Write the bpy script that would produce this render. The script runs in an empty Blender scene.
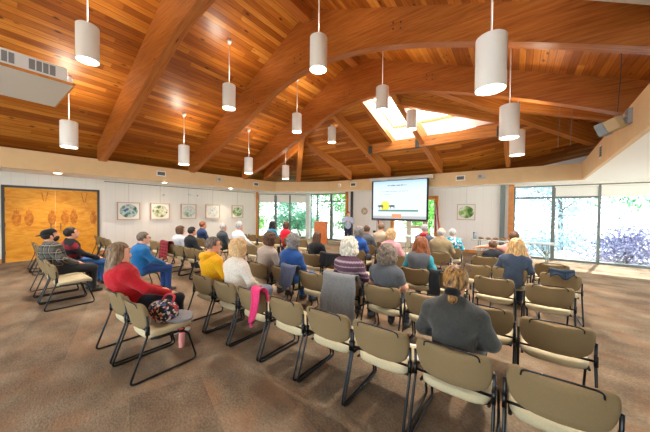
import bpy, math, random
import numpy as np
from mathutils import Vector, Matrix
rnd = random.Random(7)
C = bpy.context.scene.collection
K = 1.129                      # units read off image pixels -> metres, scaled about the floor below the camera
PI = math.pi
# ------------------------------------------------------------------ tags
def tag(o, label=None, cat=None, group=None, kind=None):
    if label: o['label'] = label
    if cat: o['category'] = cat
    if group: o['group'] = group
    if kind: o['kind'] = kind
    return o
def empty(name, loc, rz=0.0, label=None, cat=None, group=None):
    o = bpy.data.objects.new(name, None); C.objects.link(o)
    o.empty_display_size = .1
    o.location = loc; o.rotation_euler = (0, 0, rz)
    return tag(o, label, cat, group)
# ------------------------------------------------------------------ materials
_m = {}
def nt(name):
    m = bpy.data.materials.new(name); m.use_nodes = True
    t = m.node_tree; b = t.nodes['Principled BSDF']
    return m, t, b
def N(t, typ, **kw):
    n = t.nodes.new(typ)
    for k, v in kw.items():
        setattr(n, k, v)
    return n
def lin(h):
    if isinstance(h, str):
        h = h.lstrip('#'); v = [int(h[i:i+2], 16)/255 for i in (0, 2, 4)]
        return tuple([x/12.92 if x <= .04045 else ((x+.055)/1.055)**2.4 for x in v] + [1])
    return tuple(h) + (1,) if len(h) == 3 else tuple(h)
def plain(key, col, rough=.6, metal=0, noise=0.0, scale=30, bump=0.0, spec=.5, emit=None, es=0, sheen=0):
    if key in _m: return _m[key]
    m, t, b = nt(key); c = lin(col)
    b.inputs['Base Color'].default_value = c; b.inputs['Roughness'].default_value = rough
    b.inputs['Metallic'].default_value = metal; b.inputs['Specular IOR Level'].default_value = spec
    if sheen: b.inputs['Sheen Weight'].default_value = sheen
    if noise or bump:
        tc = N(t, 'ShaderNodeTexCoord'); n = N(t, 'ShaderNodeTexNoise'); n.inputs['Scale'].default_value = scale
        n.inputs['Detail'].default_value = 4
        t.links.new(tc.outputs['Object'], n.inputs['Vector'])
        if noise:
            mx = N(t, 'ShaderNodeMixRGB', blend_type='MIX')
            mx.inputs[1].default_value = tuple(x*(1-noise) for x in c[:3]) + (1,)
            mx.inputs[2].default_value = tuple(min(1, x*(1+noise)) for x in c[:3]) + (1,)
            rr = N(t, 'ShaderNodeValToRGB'); rr.color_ramp.elements[0].position = .35; rr.color_ramp.elements[1].position = .65
            t.links.new(n.outputs['Fac'], rr.inputs[0]); t.links.new(rr.outputs[0], mx.inputs[0]); t.links.new(mx.outputs[0], b.inputs['Base Color'])
        if bump:
            bp = N(t, 'ShaderNodeBump'); bp.inputs['Strength'].default_value = bump; bp.inputs['Distance'].default_value = .01
            t.links.new(n.outputs['Fac'], bp.inputs['Height']); t.links.new(bp.outputs[0], b.inputs['Normal'])
    if emit is not None:
        b.inputs['Emission Color'].default_value = lin(emit); b.inputs['Emission Strength'].default_value = es
    _m[key] = m; return m
def ramp(t, stops, interp='LINEAR'):
    r = N(t, 'ShaderNodeValToRGB'); cr = r.color_ramp; cr.interpolation = interp
    while len(cr.elements) < len(stops): cr.elements.new(.5)
    for e, (p, c) in zip(cr.elements, stops): e.position = p; e.color = lin(c)
    return r
def math_(t, op, a=None, b=None):
    n = N(t, 'ShaderNodeMath', operation=op)
    for i, v in enumerate((a, b)):
        if v is None: continue
        if isinstance(v, (int, float)): n.inputs[i].default_value = v
        else: t.links.new(v, n.inputs[i])
    return n.outputs[0]
def boards(key, width, cols, knots=.5, gro=.05, rough=.42):
    """tongue and groove boards: UV x along the board, y across, in metres"""
    if key in _m: return _m[key]
    m, t, b = nt(key)
    uv = N(t, 'ShaderNodeUVMap'); sp = N(t, 'ShaderNodeSeparateXYZ'); t.links.new(uv.outputs[0], sp.inputs[0])
    y = math_(t, 'DIVIDE', sp.outputs[1], width); idx = math_(t, 'FLOOR', y); fr = math_(t, 'FRACT', y)
    # staggered board ends
    w1 = N(t, 'ShaderNodeTexWhiteNoise', noise_dimensions='1D'); t.links.new(idx, w1.inputs['W'])
    sx = math_(t, 'ADD', math_(t, 'DIVIDE', sp.outputs[0], 3.2), math_(t, 'MULTIPLY', w1.outputs['Value'], 7.0))
    ix = math_(t, 'FLOOR', sx)
    cb = N(t, 'ShaderNodeCombineXYZ'); t.links.new(idx, cb.inputs[0]); t.links.new(ix, cb.inputs[1])
    w2 = N(t, 'ShaderNodeTexWhiteNoise', noise_dimensions='3D'); t.links.new(cb.outputs[0], w2.inputs['Vector'])
    # grain
    g = N(t, 'ShaderNodeCombineXYZ'); t.links.new(math_(t, 'MULTIPLY', sp.outputs[0], 1.1), g.inputs[0])
    t.links.new(math_(t, 'MULTIPLY', sp.outputs[1], 22), g.inputs[1]); t.links.new(math_(t, 'MULTIPLY', w2.outputs['Value'], 40), g.inputs[2])
    ng = N(t, 'ShaderNodeTexNoise'); ng.inputs['Scale'].default_value = 1.6; ng.inputs['Detail'].default_value = 5; ng.inputs['Distortion'].default_value = .6
    t.links.new(g.outputs[0], ng.inputs['Vector'])
    f = math_(t, 'ADD', math_(t, 'MULTIPLY', w2.outputs['Value'], .5), math_(t, 'MULTIPLY', ng.outputs['Fac'], .62))
    cr = ramp(t, [(.12, cols[0]), (.42, cols[1]), (.66, cols[2]), (.92, cols[3])]); t.links.new(f, cr.inputs[0])
    last = cr.outputs[0]
    if knots:
        kv = N(t, 'ShaderNodeCombineXYZ'); t.links.new(math_(t, 'MULTIPLY', sp.outputs[0], 2.3), kv.inputs[0]); t.links.new(math_(t, 'MULTIPLY', sp.outputs[1], 5.0), kv.inputs[1])
        vo = N(t, 'ShaderNodeTexVoronoi'); vo.inputs['Scale'].default_value = 1.0; t.links.new(kv.outputs[0], vo.inputs['Vector'])
        spc = N(t, 'ShaderNodeSeparateColor'); t.links.new(vo.outputs['Color'], spc.inputs[0])
        has = math_(t, 'GREATER_THAN', spc.outputs[0], 1-knots)
        nn = N(t, 'ShaderNodeTexNoise'); nn.inputs['Scale'].default_value = 9; t.links.new(kv.outputs[0], nn.inputs['Vector'])
        d = math_(t, 'ADD', vo.outputs['Distance'], math_(t, 'MULTIPLY', math_(t, 'SUBTRACT', nn.outputs['Fac'], .5), .16))
        kr = ramp(t, [(.08, '#ffffff'), (.19, '#000000')]); t.links.new(d, kr.inputs[0])
        kf = math_(t, 'MULTIPLY', math_(t, 'MULTIPLY', kr.outputs[0], has), .85)
        mk = N(t, 'ShaderNodeMixRGB'); t.links.new(kf, mk.inputs[0]); t.links.new(last, mk.inputs[1]); mk.inputs[2].default_value = lin('#3a1605')
        last = mk.outputs[0]
    if gro:
        e = math_(t, 'MINIMUM', fr, math_(t, 'SUBTRACT', 1.0, fr)); ed = ramp(t, [(0, '#ffffff'), (gro, '#000000')]); t.links.new(e, ed.inputs[0])
        mg = N(t, 'ShaderNodeMixRGB'); t.links.new(math_(t, 'MULTIPLY', ed.outputs[0], .75), mg.inputs[0]); t.links.new(last, mg.inputs[1]); mg.inputs[2].default_value = lin('#3b1a08')
        last = mg.outputs[0]
    t.links.new(last, b.inputs['Base Color']); b.inputs['Roughness'].default_value = rough
    _m[key] = m; return m

M_ROOF = boards('knotty_pine_boards', .14, ['#74380c', '#a35818', '#c67828', '#e29e48'], knots=.62, gro=.07, rough=.36)
def glulam(key, c1, c2, c3, lam=.045, rough=.4):
    m, t, b = nt(key)
    uv = N(t, 'ShaderNodeUVMap'); sp = N(t, 'ShaderNodeSeparateXYZ'); t.links.new(uv.outputs[0], sp.inputs[0])
    y = math_(t, 'DIVIDE', sp.outputs[1], lam); idx = math_(t, 'FLOOR', y)
    w1 = N(t, 'ShaderNodeTexWhiteNoise', noise_dimensions='1D'); t.links.new(idx, w1.inputs['W'])
    g = N(t, 'ShaderNodeCombineXYZ'); t.links.new(math_(t, 'MULTIPLY', sp.outputs[0], 1.3), g.inputs[0]); t.links.new(math_(t, 'MULTIPLY', sp.outputs[1], 26), g.inputs[1])
    ng = N(t, 'ShaderNodeTexNoise'); ng.inputs['Scale'].default_value = 1.4; ng.inputs['Detail'].default_value = 6; ng.inputs['Distortion'].default_value = .8; t.links.new(g.outputs[0], ng.inputs['Vector'])
    f = math_(t, 'ADD', math_(t, 'MULTIPLY', ng.outputs['Fac'], .85), math_(t, 'MULTIPLY', w1.outputs['Value'], .14))
    r = ramp(t, [(.3, c1), (.5, c2), (.72, c3)]); t.links.new(f, r.inputs[0])
    kv = N(t, 'ShaderNodeCombineXYZ'); t.links.new(math_(t, 'MULTIPLY', sp.outputs[0], 1.1), kv.inputs[0]); t.links.new(math_(t, 'MULTIPLY', sp.outputs[1], 4.0), kv.inputs[1])
    vo = N(t, 'ShaderNodeTexVoronoi'); vo.inputs['Scale'].default_value = 1.0; t.links.new(kv.outputs[0], vo.inputs['Vector'])
    spc = N(t, 'ShaderNodeSeparateColor'); t.links.new(vo.outputs['Color'], spc.inputs[0]); kr = ramp(t, [(.05, '#ffffff'), (.12, '#000000')]); t.links.new(vo.outputs['Distance'], kr.inputs[0])
    mk = N(t, 'ShaderNodeMixRGB'); t.links.new(math_(t, 'MULTIPLY', math_(t, 'MULTIPLY', kr.outputs[0], math_(t, 'GREATER_THAN', spc.outputs[0], .8)), .8), mk.inputs[0]); t.links.new(r.outputs[0], mk.inputs[1]); mk.inputs[2].default_value = lin('#4a1e08')
    t.links.new(mk.outputs[0], b.inputs['Base Color']); b.inputs['Roughness'].default_value = rough; return m
M_BEAM = glulam('glulam_timber', '#96501c', '#b46a2c', '#c87d3a')
M_BEAM2 = glulam('rafter_timber', '#aa6224', '#c57c36', '#d69048')
M_TAN = plain('tan_band_paint', '#dfbd8c', .6, noise=.03, scale=3)
M_WALLM, t_, b_ = nt('off_white_wall_panelling')
def _wall():
    t, b = t_, b_
    tc = N(t, 'ShaderNodeTexCoord'); sp = N(t, 'ShaderNodeSeparateXYZ'); t.links.new(tc.outputs['UV'], sp.inputs[0])
    fr = math_(t, 'FRACT', math_(t, 'DIVIDE', sp.outputs[0], .3)); e = math_(t, 'MINIMUM', fr, math_(t, 'SUBTRACT', 1.0, fr))
    r = ramp(t, [(0, '#dfdad0'), (.02, '#f3efe8')]); t.links.new(e, r.inputs[0]); t.links.new(r.outputs[0], b.inputs['Base Color']); b.inputs['Roughness'].default_value = .7
_wall()
M_WHITE = plain('white_ceiling_paint', '#f8f6f2', .8)
M_METAL = plain('grey_window_metal', '#6f7672', .45, metal=.3)
M_DARKMETAL = plain('dark_bronze_frame', '#4a4a44', .45)
M_BLACK = plain('black_steel_tube', '#0d0d0e', .32, metal=.2)
M_POSTWOOD = plain('orange_wood_post', '#d0853a', .45, noise=.12, scale=8)
M_BLIND = plain('white_roller_blind', '#eeebe4', .8)
M_LAMP = plain('white_lamp_cylinder', '#f8f5ee', .45)
M_PLASTIC = plain('white_plastic', '#eeeeec', .4)
M_GREY = plain('mid_grey_plastic', '#8c8c8c', .5)
M_DGREY = plain('dark_grey_plastic', '#3b3c3e', .5)
def glass():
    m = bpy.data.materials.new('window_glass'); m.use_nodes = True; t = m.node_tree; t.nodes.clear()
    o = N(t, 'ShaderNodeOutputMaterial'); tr = N(t, 'ShaderNodeBsdfTransparent'); tr.inputs[0].default_value = (.93, .96, .97, 1)
    gl = N(t, 'ShaderNodeBsdfGlossy'); gl.inputs['Roughness'].default_value = .02
    mx = N(t, 'ShaderNodeMixShader'); mx.inputs[0].default_value = .06
    t.links.new(tr.outputs[0], mx.inputs[1]); t.links.new(gl.outputs[0], mx.inputs[2]); t.links.new(mx.outputs[0], o.inputs[0]); return m
M_GLASS = glass()
def skyglass():
    m = bpy.data.materials.new('frosted_skylight_glass'); m.use_nodes = True; t = m.node_tree; t.nodes.clear()
    o = N(t, 'ShaderNodeOutputMaterial'); tr = N(t, 'ShaderNodeBsdfTransparent'); tr.inputs[0].default_value = (.9, .95, 1, 1)
    tl = N(t, 'ShaderNodeBsdfTranslucent'); tl.inputs[0].default_value = (.95, .96, .97, 1)
    mx = N(t, 'ShaderNodeMixShader'); mx.inputs[0].default_value = .8
    t.links.new(tr.outputs[0], mx.inputs[1]); t.links.new(tl.outputs[0], mx.inputs[2]); t.links.new(mx.outputs[0], o.inputs[0]); return m
M_SKYGLASS = skyglass()
def carpet():
    m, t, b = nt('striated_carpet_tiles')
    tc = N(t, 'ShaderNodeTexCoord'); mp = N(t, 'ShaderNodeMapping'); mp.inputs['Rotation'].default_value = (0, 0, .30)
    t.links.new(tc.outputs['Object'], mp.inputs[0])
    st = N(t, 'ShaderNodeMapping'); st.inputs['Scale'].default_value = (1.3, 1.9, 1); t.links.new(mp.outputs[0], st.inputs[0])
    n1 = N(t, 'ShaderNodeTexNoise'); n1.inputs['Scale'].default_value = 1.15; n1.inputs['Detail'].default_value = 5; n1.inputs['Roughness'].default_value = .55; n1.inputs['Distortion'].default_value = 0; t.links.new(st.outputs[0], n1.inputs['Vector'])
    st2 = N(t, 'ShaderNodeMapping'); st2.inputs['Scale'].default_value = (38, 60, 1); t.links.new(mp.outputs[0], st2.inputs[0])
    n2 = N(t, 'ShaderNodeTexNoise'); n2.inputs['Scale'].default_value = 1; n2.inputs['Detail'].default_value = 2; t.links.new(st2.outputs[0], n2.inputs['Vector'])
    br = N(t, 'ShaderNodeTexBrick'); br.offset = .5; br.inputs['Scale'].default_value = 1.0; br.inputs['Brick Width'].default_value = 1.2; br.inputs['Row Height'].default_value = .6; br.inputs['Mortar Size'].default_value = 0.0
    br.inputs['Color1'].default_value = (.0, .0, .0, 1); br.inputs['Color2'].default_value = (1, 1, 1, 1); t.links.new(mp.outputs[0], br.inputs['Vector'])
    n3 = N(t, 'ShaderNodeTexNoise'); n3.inputs['Scale'].default_value = 1.5; n3.inputs['Detail'].default_value = 4; n3.inputs['Distortion'].default_value = .2; t.links.new(st.outputs[0], n3.inputs['Vector'])
    f = math_(t, 'ADD', math_(t, 'MULTIPLY', n1.outputs['Fac'], .55), math_(t, 'MULTIPLY', n2.outputs['Fac'], .30))
    f = math_(t, 'ADD', f, math_(t, 'MULTIPLY', br.outputs[0], .07))
    r = ramp(t, [(.34, '#56483a'), (.43, '#6c5c49'), (.52, '#7e6c57'), (.62, '#94826c')]); t.links.new(f, r.inputs[0])
    mx = N(t, 'ShaderNodeMixRGB', blend_type='MIX'); r3 = ramp(t, [(.42, '#000000'), (.62, '#ffffff')]); t.links.new(n3.outputs['Fac'], r3.inputs[0])
    t.links.new(math_(t, 'MULTIPLY', r3.outputs[0], math_(t, 'ADD', .12, math_(t, 'MULTIPLY', br.outputs[0], .2))), mx.inputs[0]); t.links.new(r.outputs[0], mx.inputs[1]); mx.inputs[2].default_value = lin('#946540')
    t.links.new(mx.outputs[0], b.inputs['Base Color']); b.inputs['Roughness'].default_value = .95; b.inputs['Specular IOR Level'].default_value = .15
    bp = N(t, 'ShaderNodeBump'); bp.inputs['Strength'].default_value = .5; bp.inputs['Distance'].default_value = .01
    t.links.new(n2.outputs['Fac'], bp.inputs['Height']); t.links.new(bp.outputs[0], b.inputs['Normal'])
    return m
M_CARPET = carpet()
def fabric(col, key=None):
    k = key or 'fabric_' + str(col).replace('#', '')
    return plain(k, col, .9, noise=.12, scale=60, bump=.15, spec=.2, sheen=.15)
M_BACKF = plain('shaded_olive_tan_backrest_fabric', '#806b4a', .8, noise=.05, scale=160, bump=.2, spec=.25)  # darker than the seat: shade on the backs put into the colour
M_SEATF = plain('lit_pale_tan_seat_fabric', '#b6a886', .8, noise=.05, scale=160, bump=.2, spec=.25)  # paler than the backrest: light from above put into the colour
# ------------------------------------------------------------------ mesh helpers
class MB:
    def __init__(s): s.v = []; s.f = []; s.mi = []; s.uv = {}
    def add(s, vs, fs, mi=0):
        o = len(s.v); s.v += [tuple(p) for p in vs]; s.f += [tuple(i+o for i in f) for f in fs]; s.mi += [mi]*len(fs)
        return s
    def box(s, a, b, mi=0):
        x0, y0, z0 = a; x1, y1, z1 = b
        return s.add([(x0,y0,z0),(x1,y0,z0),(x1,y1,z0),(x0,y1,z0),(x0,y0,z1),(x1,y0,z1),(x1,y1,z1),(x0,y1,z1)],
              [(0,3,2,1),(4,5,6,7),(0,1,5,4),(1,2,6,5),(2,3,7,6),(3,0,4,7)], mi)
    def bar(s, p, q, w, h, up=(0,0,1), mi=0):
        """box section along p->q; w sideways (centred), from the line up by h"""
        p = Vector(p); q = Vector(q); d = (q-p).normalized(); u = Vector(up); sd = d.cross(u).normalized(); u = sd.cross(d).normalized() if abs(d.dot(u)) > .01 and False else u
        vs = []
        for c in (p, q):
            for a, b in ((-.5, 0), (.5, 0), (.5, 1), (-.5, 1)): vs.append(c + sd*w*a + u*h*b)
        return s.add(vs, [(0,1,2,3),(7,6,5,4),(0,4,5,1),(1,5,6,2),(2,6,7,3),(3,7,4,0)], mi)
    def tube(s, path, r, seg=8, mi=0, closed=False):
        P = [Vector(p) for p in path]; n = len(P); rings = []
        ref = None
        for i, p in enumerate(P):
            if closed: d = (P[(i+1) % n]-P[i-1])
            else: d = (P[min(i+1, n-1)]-P[max(i-1, 0)])
            d.normalize()
            if ref is None: ref = Vector((0,0,1)) if abs(d.z) < .9 else Vector((1,0,0))
            a = (ref - d*ref.dot(d)).normalized(); b = d.cross(a); ref = a
            rr = r[i] if isinstance(r, (list, tuple)) else r
            rings.append([p + a*math.cos(2*PI*k/seg)*rr + b*math.sin(2*PI*k/seg)*rr for k in range(seg)])
        vs = [v for g in rings for v in g]; fs = []
        m = n if closed else n-1
        for i in range(m):
            j = (i+1) % n
            for k in range(seg): fs.append((i*seg+k, i*seg+(k+1) % seg, j*seg+(k+1) % seg, j*seg+k))
        if not closed: fs.append(tuple(range(seg-1, -1, -1))); fs.append(tuple(range((n-1)*seg, n*seg)))
        return s.add(vs, fs, mi)
    def cyl(s, c, r0, z0, z1, r1=None, seg=24, cap=True, mi=0):
        r1 = r0 if r1 is None else r1; x, y = c
        vs = [(x+r0*math.cos(2*PI*k/seg), y+r0*math.sin(2*PI*k/seg), z0) for k in range(seg)] + [(x+r1*math.cos(2*PI*k/seg), y+r1*math.sin(2*PI*k/seg), z1) for k in range(seg)]
        fs = [(k, (k+1) % seg, seg+(k+1) % seg, seg+k) for k in range(seg)]
        if cap: fs += [tuple(range(seg-1, -1, -1)), tuple(range(seg, 2*seg))]
        return s.add(vs, fs, mi)
    def lathe(s, prof, seg=24, c=(0, 0), mi=0):
        vs = []
        for r, z in prof: vs += [(c[0]+r*math.cos(2*PI*k/seg), c[1]+r*math.sin(2*PI*k/seg), z) for k in range(seg)]
        fs = [(i*seg+k, i*seg+(k+1) % seg, (i+1)*seg+(k+1) % seg, (i+1)*seg+k) for i in range(len(prof)-1) for k in range(seg)]
        return s.add(vs, fs, mi)
    def xform(s, M):
        s.v = [tuple(M @ Vector(p)) for p in s.v]; return s
    def mesh(s, name, mats, smooth=False, uv=None):
        me = bpy.data.meshes.new(name); me.from_pydata(s.v, [], s.f)
        for m in (mats if isinstance(mats, (list, tuple)) else [mats]): me.materials.append(m)
        if any(s.mi): me.polygons.foreach_set('material_index', s.mi)
        if smooth:
            me.polygons.foreach_set('use_smooth', [True]*len(s.f))
            if smooth == 'auto':
                try: me.set_sharp_from_angle(angle=math.radians(40))
                except Exception: pass
        if uv:
            l = me.uv_layers.new(name='UVMap')
            for p in me.polygons:
                for li in p.loop_indices:
                    l.data[li].uv = uv(Vector(me.vertices[me.loops[li].vertex_index].co), p.normal)
        me.update(); return me
    def build(s, name, mats, parent=None, smooth=False, uv=None, bevel=0):
        o = bpy.data.objects.new(name, s.mesh(name, mats, smooth, uv)); C.objects.link(o); o.parent = parent
        if bevel:
            b = o.modifiers.new('bevel', 'BEVEL'); b.width = bevel; b.segments = 2; b.limit_method = 'ANGLE'
        return o
def instm(name, me, parent=None, loc=None, rot=None):
    o = bpy.data.objects.new(name, me); C.objects.link(o); o.parent = parent
    if loc: o.location = loc
    if rot: o.rotation_euler = rot
    return o
def smoothpath(P, it=2, closed=False):
    P = [Vector(p) for p in P]
    for _ in range(it):
        Q = [] if closed else [P[0]]
        for i in range(len(P) if closed else len(P)-1):
            a, b = P[i], P[(i+1) % len(P)]
            Q += [a*.75+b*.25, a*.25+b*.75]
        if not closed: Q.append(P[-1])
        P = Q
    return P
def fillet(P, r=.06, n=4):
    P = [Vector(p) for p in P]; Q = [P[0]]
    for i in range(1, len(P)-1):
        a, b, c = P[i-1], P[i], P[i+1]; d1 = (a-b); d2 = (c-b); k = min(r, d1.length*.45, d2.length*.45)
        s = b + d1.normalized()*k; e = b + d2.normalized()*k
        for j in range(n+1):
            t = j/n; Q.append(s*(1-t)**2 + b*2*t*(1-t) + e*t*t)
    Q.append(P[-1]); return Q
def along_uv(p0, p1):
    d = (Vector(p1)-Vector(p0)).normalized()
    def f(co, n):
        q = co-Vector(p0); u = q.dot(d); c = n.cross(d)
        return (u + p0[0]*.7, q.dot(c.normalized()) + p0[1]*.31 if c.length > .2 else q.z)
    return f
# ------------------------------------------------------------------ camera
CAMH = 1.75; F = 262.0; AL = math.radians(36.0); PITCH = .018; ROLL = .011
cam = bpy.data.cameras.new('camera'); cam.sensor_width = 36; cam.lens = 36*F/650; cam.clip_start = .05; cam.clip_end = 300
co = bpy.data.objects.new('camera', cam); C.objects.link(co); bpy.context.scene.camera = co
co.matrix_world = Matrix.Translation((0, 0, CAMH)) @ Matrix.Rotation(AL, 4, 'Z') @ Matrix.Rotation(PI/2-PITCH, 4, 'X') @ Matrix.Rotation(ROLL, 4, 'Z')
# ================================================================== SETTING
XW, YW, ZC = -11.56*K, 11.56*K, 2.57*K
CH = [(-11.56*K, 9.5*K), (-9.5*K, 11.56*K)]
XR = 5.45*K; YB = -4.0*K
def st(o): o['kind'] = 'structure'; return o
MB().box((XW-.2, YB, -.12), (XR+.2, YW+.2, 0)).build('floor', M_CARPET)
st(bpy.data.objects['floor'])
g = MB(); 
g.add([(-60,-40,-.2),(40,-40,-.2),(40,60,-.2),(-60,60,-.2)], [(0,1,2,3)])
st(g.build('terrain', plain('pale_outdoor_ground', '#b9b7ac', .9, noise=.25, scale=1.2)))
# roof surface
def zl(x): return (3.26+.525*(x+10.24))
def zr(x): return (6.35-.4*(x+4))
def zb(x, y): return 5.3-.63*(y-7.4) + max(0, (x+1.7)/3.5)*max(0, (y-7.4)/2.9)*.5
def zroof(x, y):
    c = [(zl(x), 0), (zr(x), 1)]
    if y > 7.4: c.append((zb(x, y), 2))
    return min(c)
SKY = [(-4.1, 7.5), (-3.65, 9.25), (-.5, 9.25), (-.45, 8.95), (-3.0, 7.75)]
def inpoly(x, y, P):
    c = False; n = len(P)
    for i in range(n):
        (x1, y1), (x2, y2) = P[i], P[(i+1) % n]
        if (y1 > y) != (y2 > y) and x < (x2-x1)*(y-y1)/(y2-y1)+x1: c = not c
    return c
def roofmesh():
    parts = {0: MB(), 1: MB(), 2: MB()}
    st_ = .115
    xs = list(np.arange(-11.56, -4.205, st_)) + [-4.205] + list(np.arange(-4.205+st_, 5.5, st_))
    ys = list(np.linspace(-4, 7.4, 11)) + list(np.arange(7.4001, 11.8, st_))
    for i in range(len(xs)-1):
        for j in range(len(ys)-1):
            xm = (xs[i]+xs[i+1])/2; ym = (ys[j]+ys[j+1])/2
            if ym > 7.4 and inpoly(xm, ym, SKY): continue
            _, k = zroof(xm, ym)
            fz = (lambda x, y: zl(x)) if k == 0 else (lambda x, y: zr(x)) if k == 1 else zb
            q = [(xs[i], ys[j]), (xs[i+1], ys[j]), (xs[i+1], ys[j+1]), (xs[i], ys[j+1])]
            parts[k].add([(x*K, y*K, (zroof(x, y)[0] if y > 7.4 else min(zl(x), zr(x)))*K) for x, y in q], [(3, 2, 1, 0)])
    for k, mb in parts.items():
        uvf = (lambda c, n: (c.y, c.x*1.1)) if k < 2 else (lambda c, n: (c.x, c.y*1.18))
        st(mb.build('ceiling', M_ROOF, uv=uvf))
roofmesh()
# walls
def wall_quad(name, p, q, z0, z1, holes=(), mat=None, th=.12, side=1):
    """vertical wall from p to q with rectangular holes [(s0,s1,za,zb)] along it"""
    p = Vector((p[0], p[1], 0)); q = Vector((q[0], q[1], 0)); L = (q-p).length; d = (q-p)/L; n = Vector((-d.y, d.x, 0))*th*side
    ss = sorted({0, L} | {h[0] for h in holes} | {h[1] for h in holes}); zs = sorted({z0, z1} | {h[2] for h in holes} | {h[3] for h in holes})
    mb = MB()
    for i in range(len(ss)-1):
        for j in range(len(zs)-1):
            sm = (ss[i]+ss[i+1])/2; zm = (zs[j]+zs[j+1])/2
            if any(h[0] < sm < h[1] and h[2] < zm < h[3] for h in holes): continue
            a = p+d*ss[i]; b = p+d*ss[i+1]
            vs = [a+Vector((0,0,zs[j])), b+Vector((0,0,zs[j])), b+n+Vector((0,0,zs[j])), a+n+Vector((0,0,zs[j]))]
            vs += [v+Vector((0,0,zs[j+1]-zs[j])) for v in vs]
            mb.add(vs, [(0,3,2,1),(4,5,6,7),(0,1,5,4),(1,2,6,5),(2,3,7,6),(3,0,4,7)])
    o = mb.build(name, mat or M_WALLM, uv=lambda c, nn: ((c.x-p.x)*d.x+(c.y-p.y)*d.y, c.z))
    return st(o)
DY0, DY1, DZ = .66*K, 2.66*K, 2.13*K
wall_quad('wall_left', (XW, YB), (XW, CH[0][1]), 0, ZC+.1, [(DY0-YB, DY1-YB, 0, DZ)])
# back wall: openings left glass bay, entrance, right glass wall
GX = [(-9.42*K, -7.06*K, .05, 2.5*K), (-4.5*K, -2.7*K, 0, 2.12*K), (-.05*K, XR, .05, 2.5*K)]
wall_quad('wall_back', CH[1], (XR, YW), 0, 4.2*K, [(a-CH[1][0], b-CH[1][0], c, d) for a, b, c, d in GX])
CL = math.hypot(CH[1][0]-CH[0][0], CH[1][1]-CH[0][1])
wall_quad('wall_corner', CH[0], CH[1], 0, ZC+.1, [(.1, CL-.18, .05, 2.48*K)])
wall_quad('wall_right', (XR, YW), (XR, 3.0), 0, ZC+.1, [(1.0, 9.0, .05, 2.4*K)])
wall_quad('wall_rear_added', (XW, YB), (XR, YB), 0, 5.9*K, [(3.5, 15.5, .3, 4.0)], side=-1)  # unseen rear wall, added to cut light from behind; its opening admits daylight
wall_quad('wall_right', (XR, 3.0), (XR, YB), 0, ZC+.1)
# soffit ceiling between band and walls
BL = [(-9.9*K, YB), (-9.9*K, 9.3*K), (-7.4*K, 10.5*K), (1.53*K, 10.3*K), (1.2*K, 4.5*K), (.72*K, YB)]
def soffit():
    m = MB()
    def q(*p): m.add([(a, b, ZC) for a, b in p], [tuple(range(len(p)))])
    q((XW, YB), BL[0], BL[1], (XW, CH[0][1])); q((XW, CH[0][1]), BL[1], BL[2], CH[1])
    q(CH[1], BL[2], BL[3], (XR, YW)); q((XR, YW), BL[3], BL[4], BL[5], (XR, YB))
    m.f = [tuple(reversed(f)) for f in m.f]
    st(m.build('ceiling', M_WHITE))
soffit()
def band():
    m = MB(); z0, z1 = 2.52*K, 3.0*K
    for i in range(len(BL)-1):
        a = Vector((*BL[i], z0)); b = Vector((*BL[i+1], z0)); m.bar(a, b, .07, z1-z0)
    st(m.build('trim_1', M_TAN))
band()
# baseboards
def bb(name, p, q, off=.02):
    m = MB(); m.bar((p[0], p[1], .0), (q[0], q[1], 0), .03, .13); st(m.build(name, M_POSTWOOD))
bb('baseboard_left', (XW+.02, YB), (XW+.02, DY0-.06)); bb('baseboard_left', (XW+.02, DY1+.06), (XW+.02, CH[0][1]))
bb('baseboard_back', (-6.9*K, YW-.02), (-4.62*K, YW-.02)); bb('baseboard_back', (-2.6*K, YW-.02), (-.3*K, YW-.02))
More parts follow.
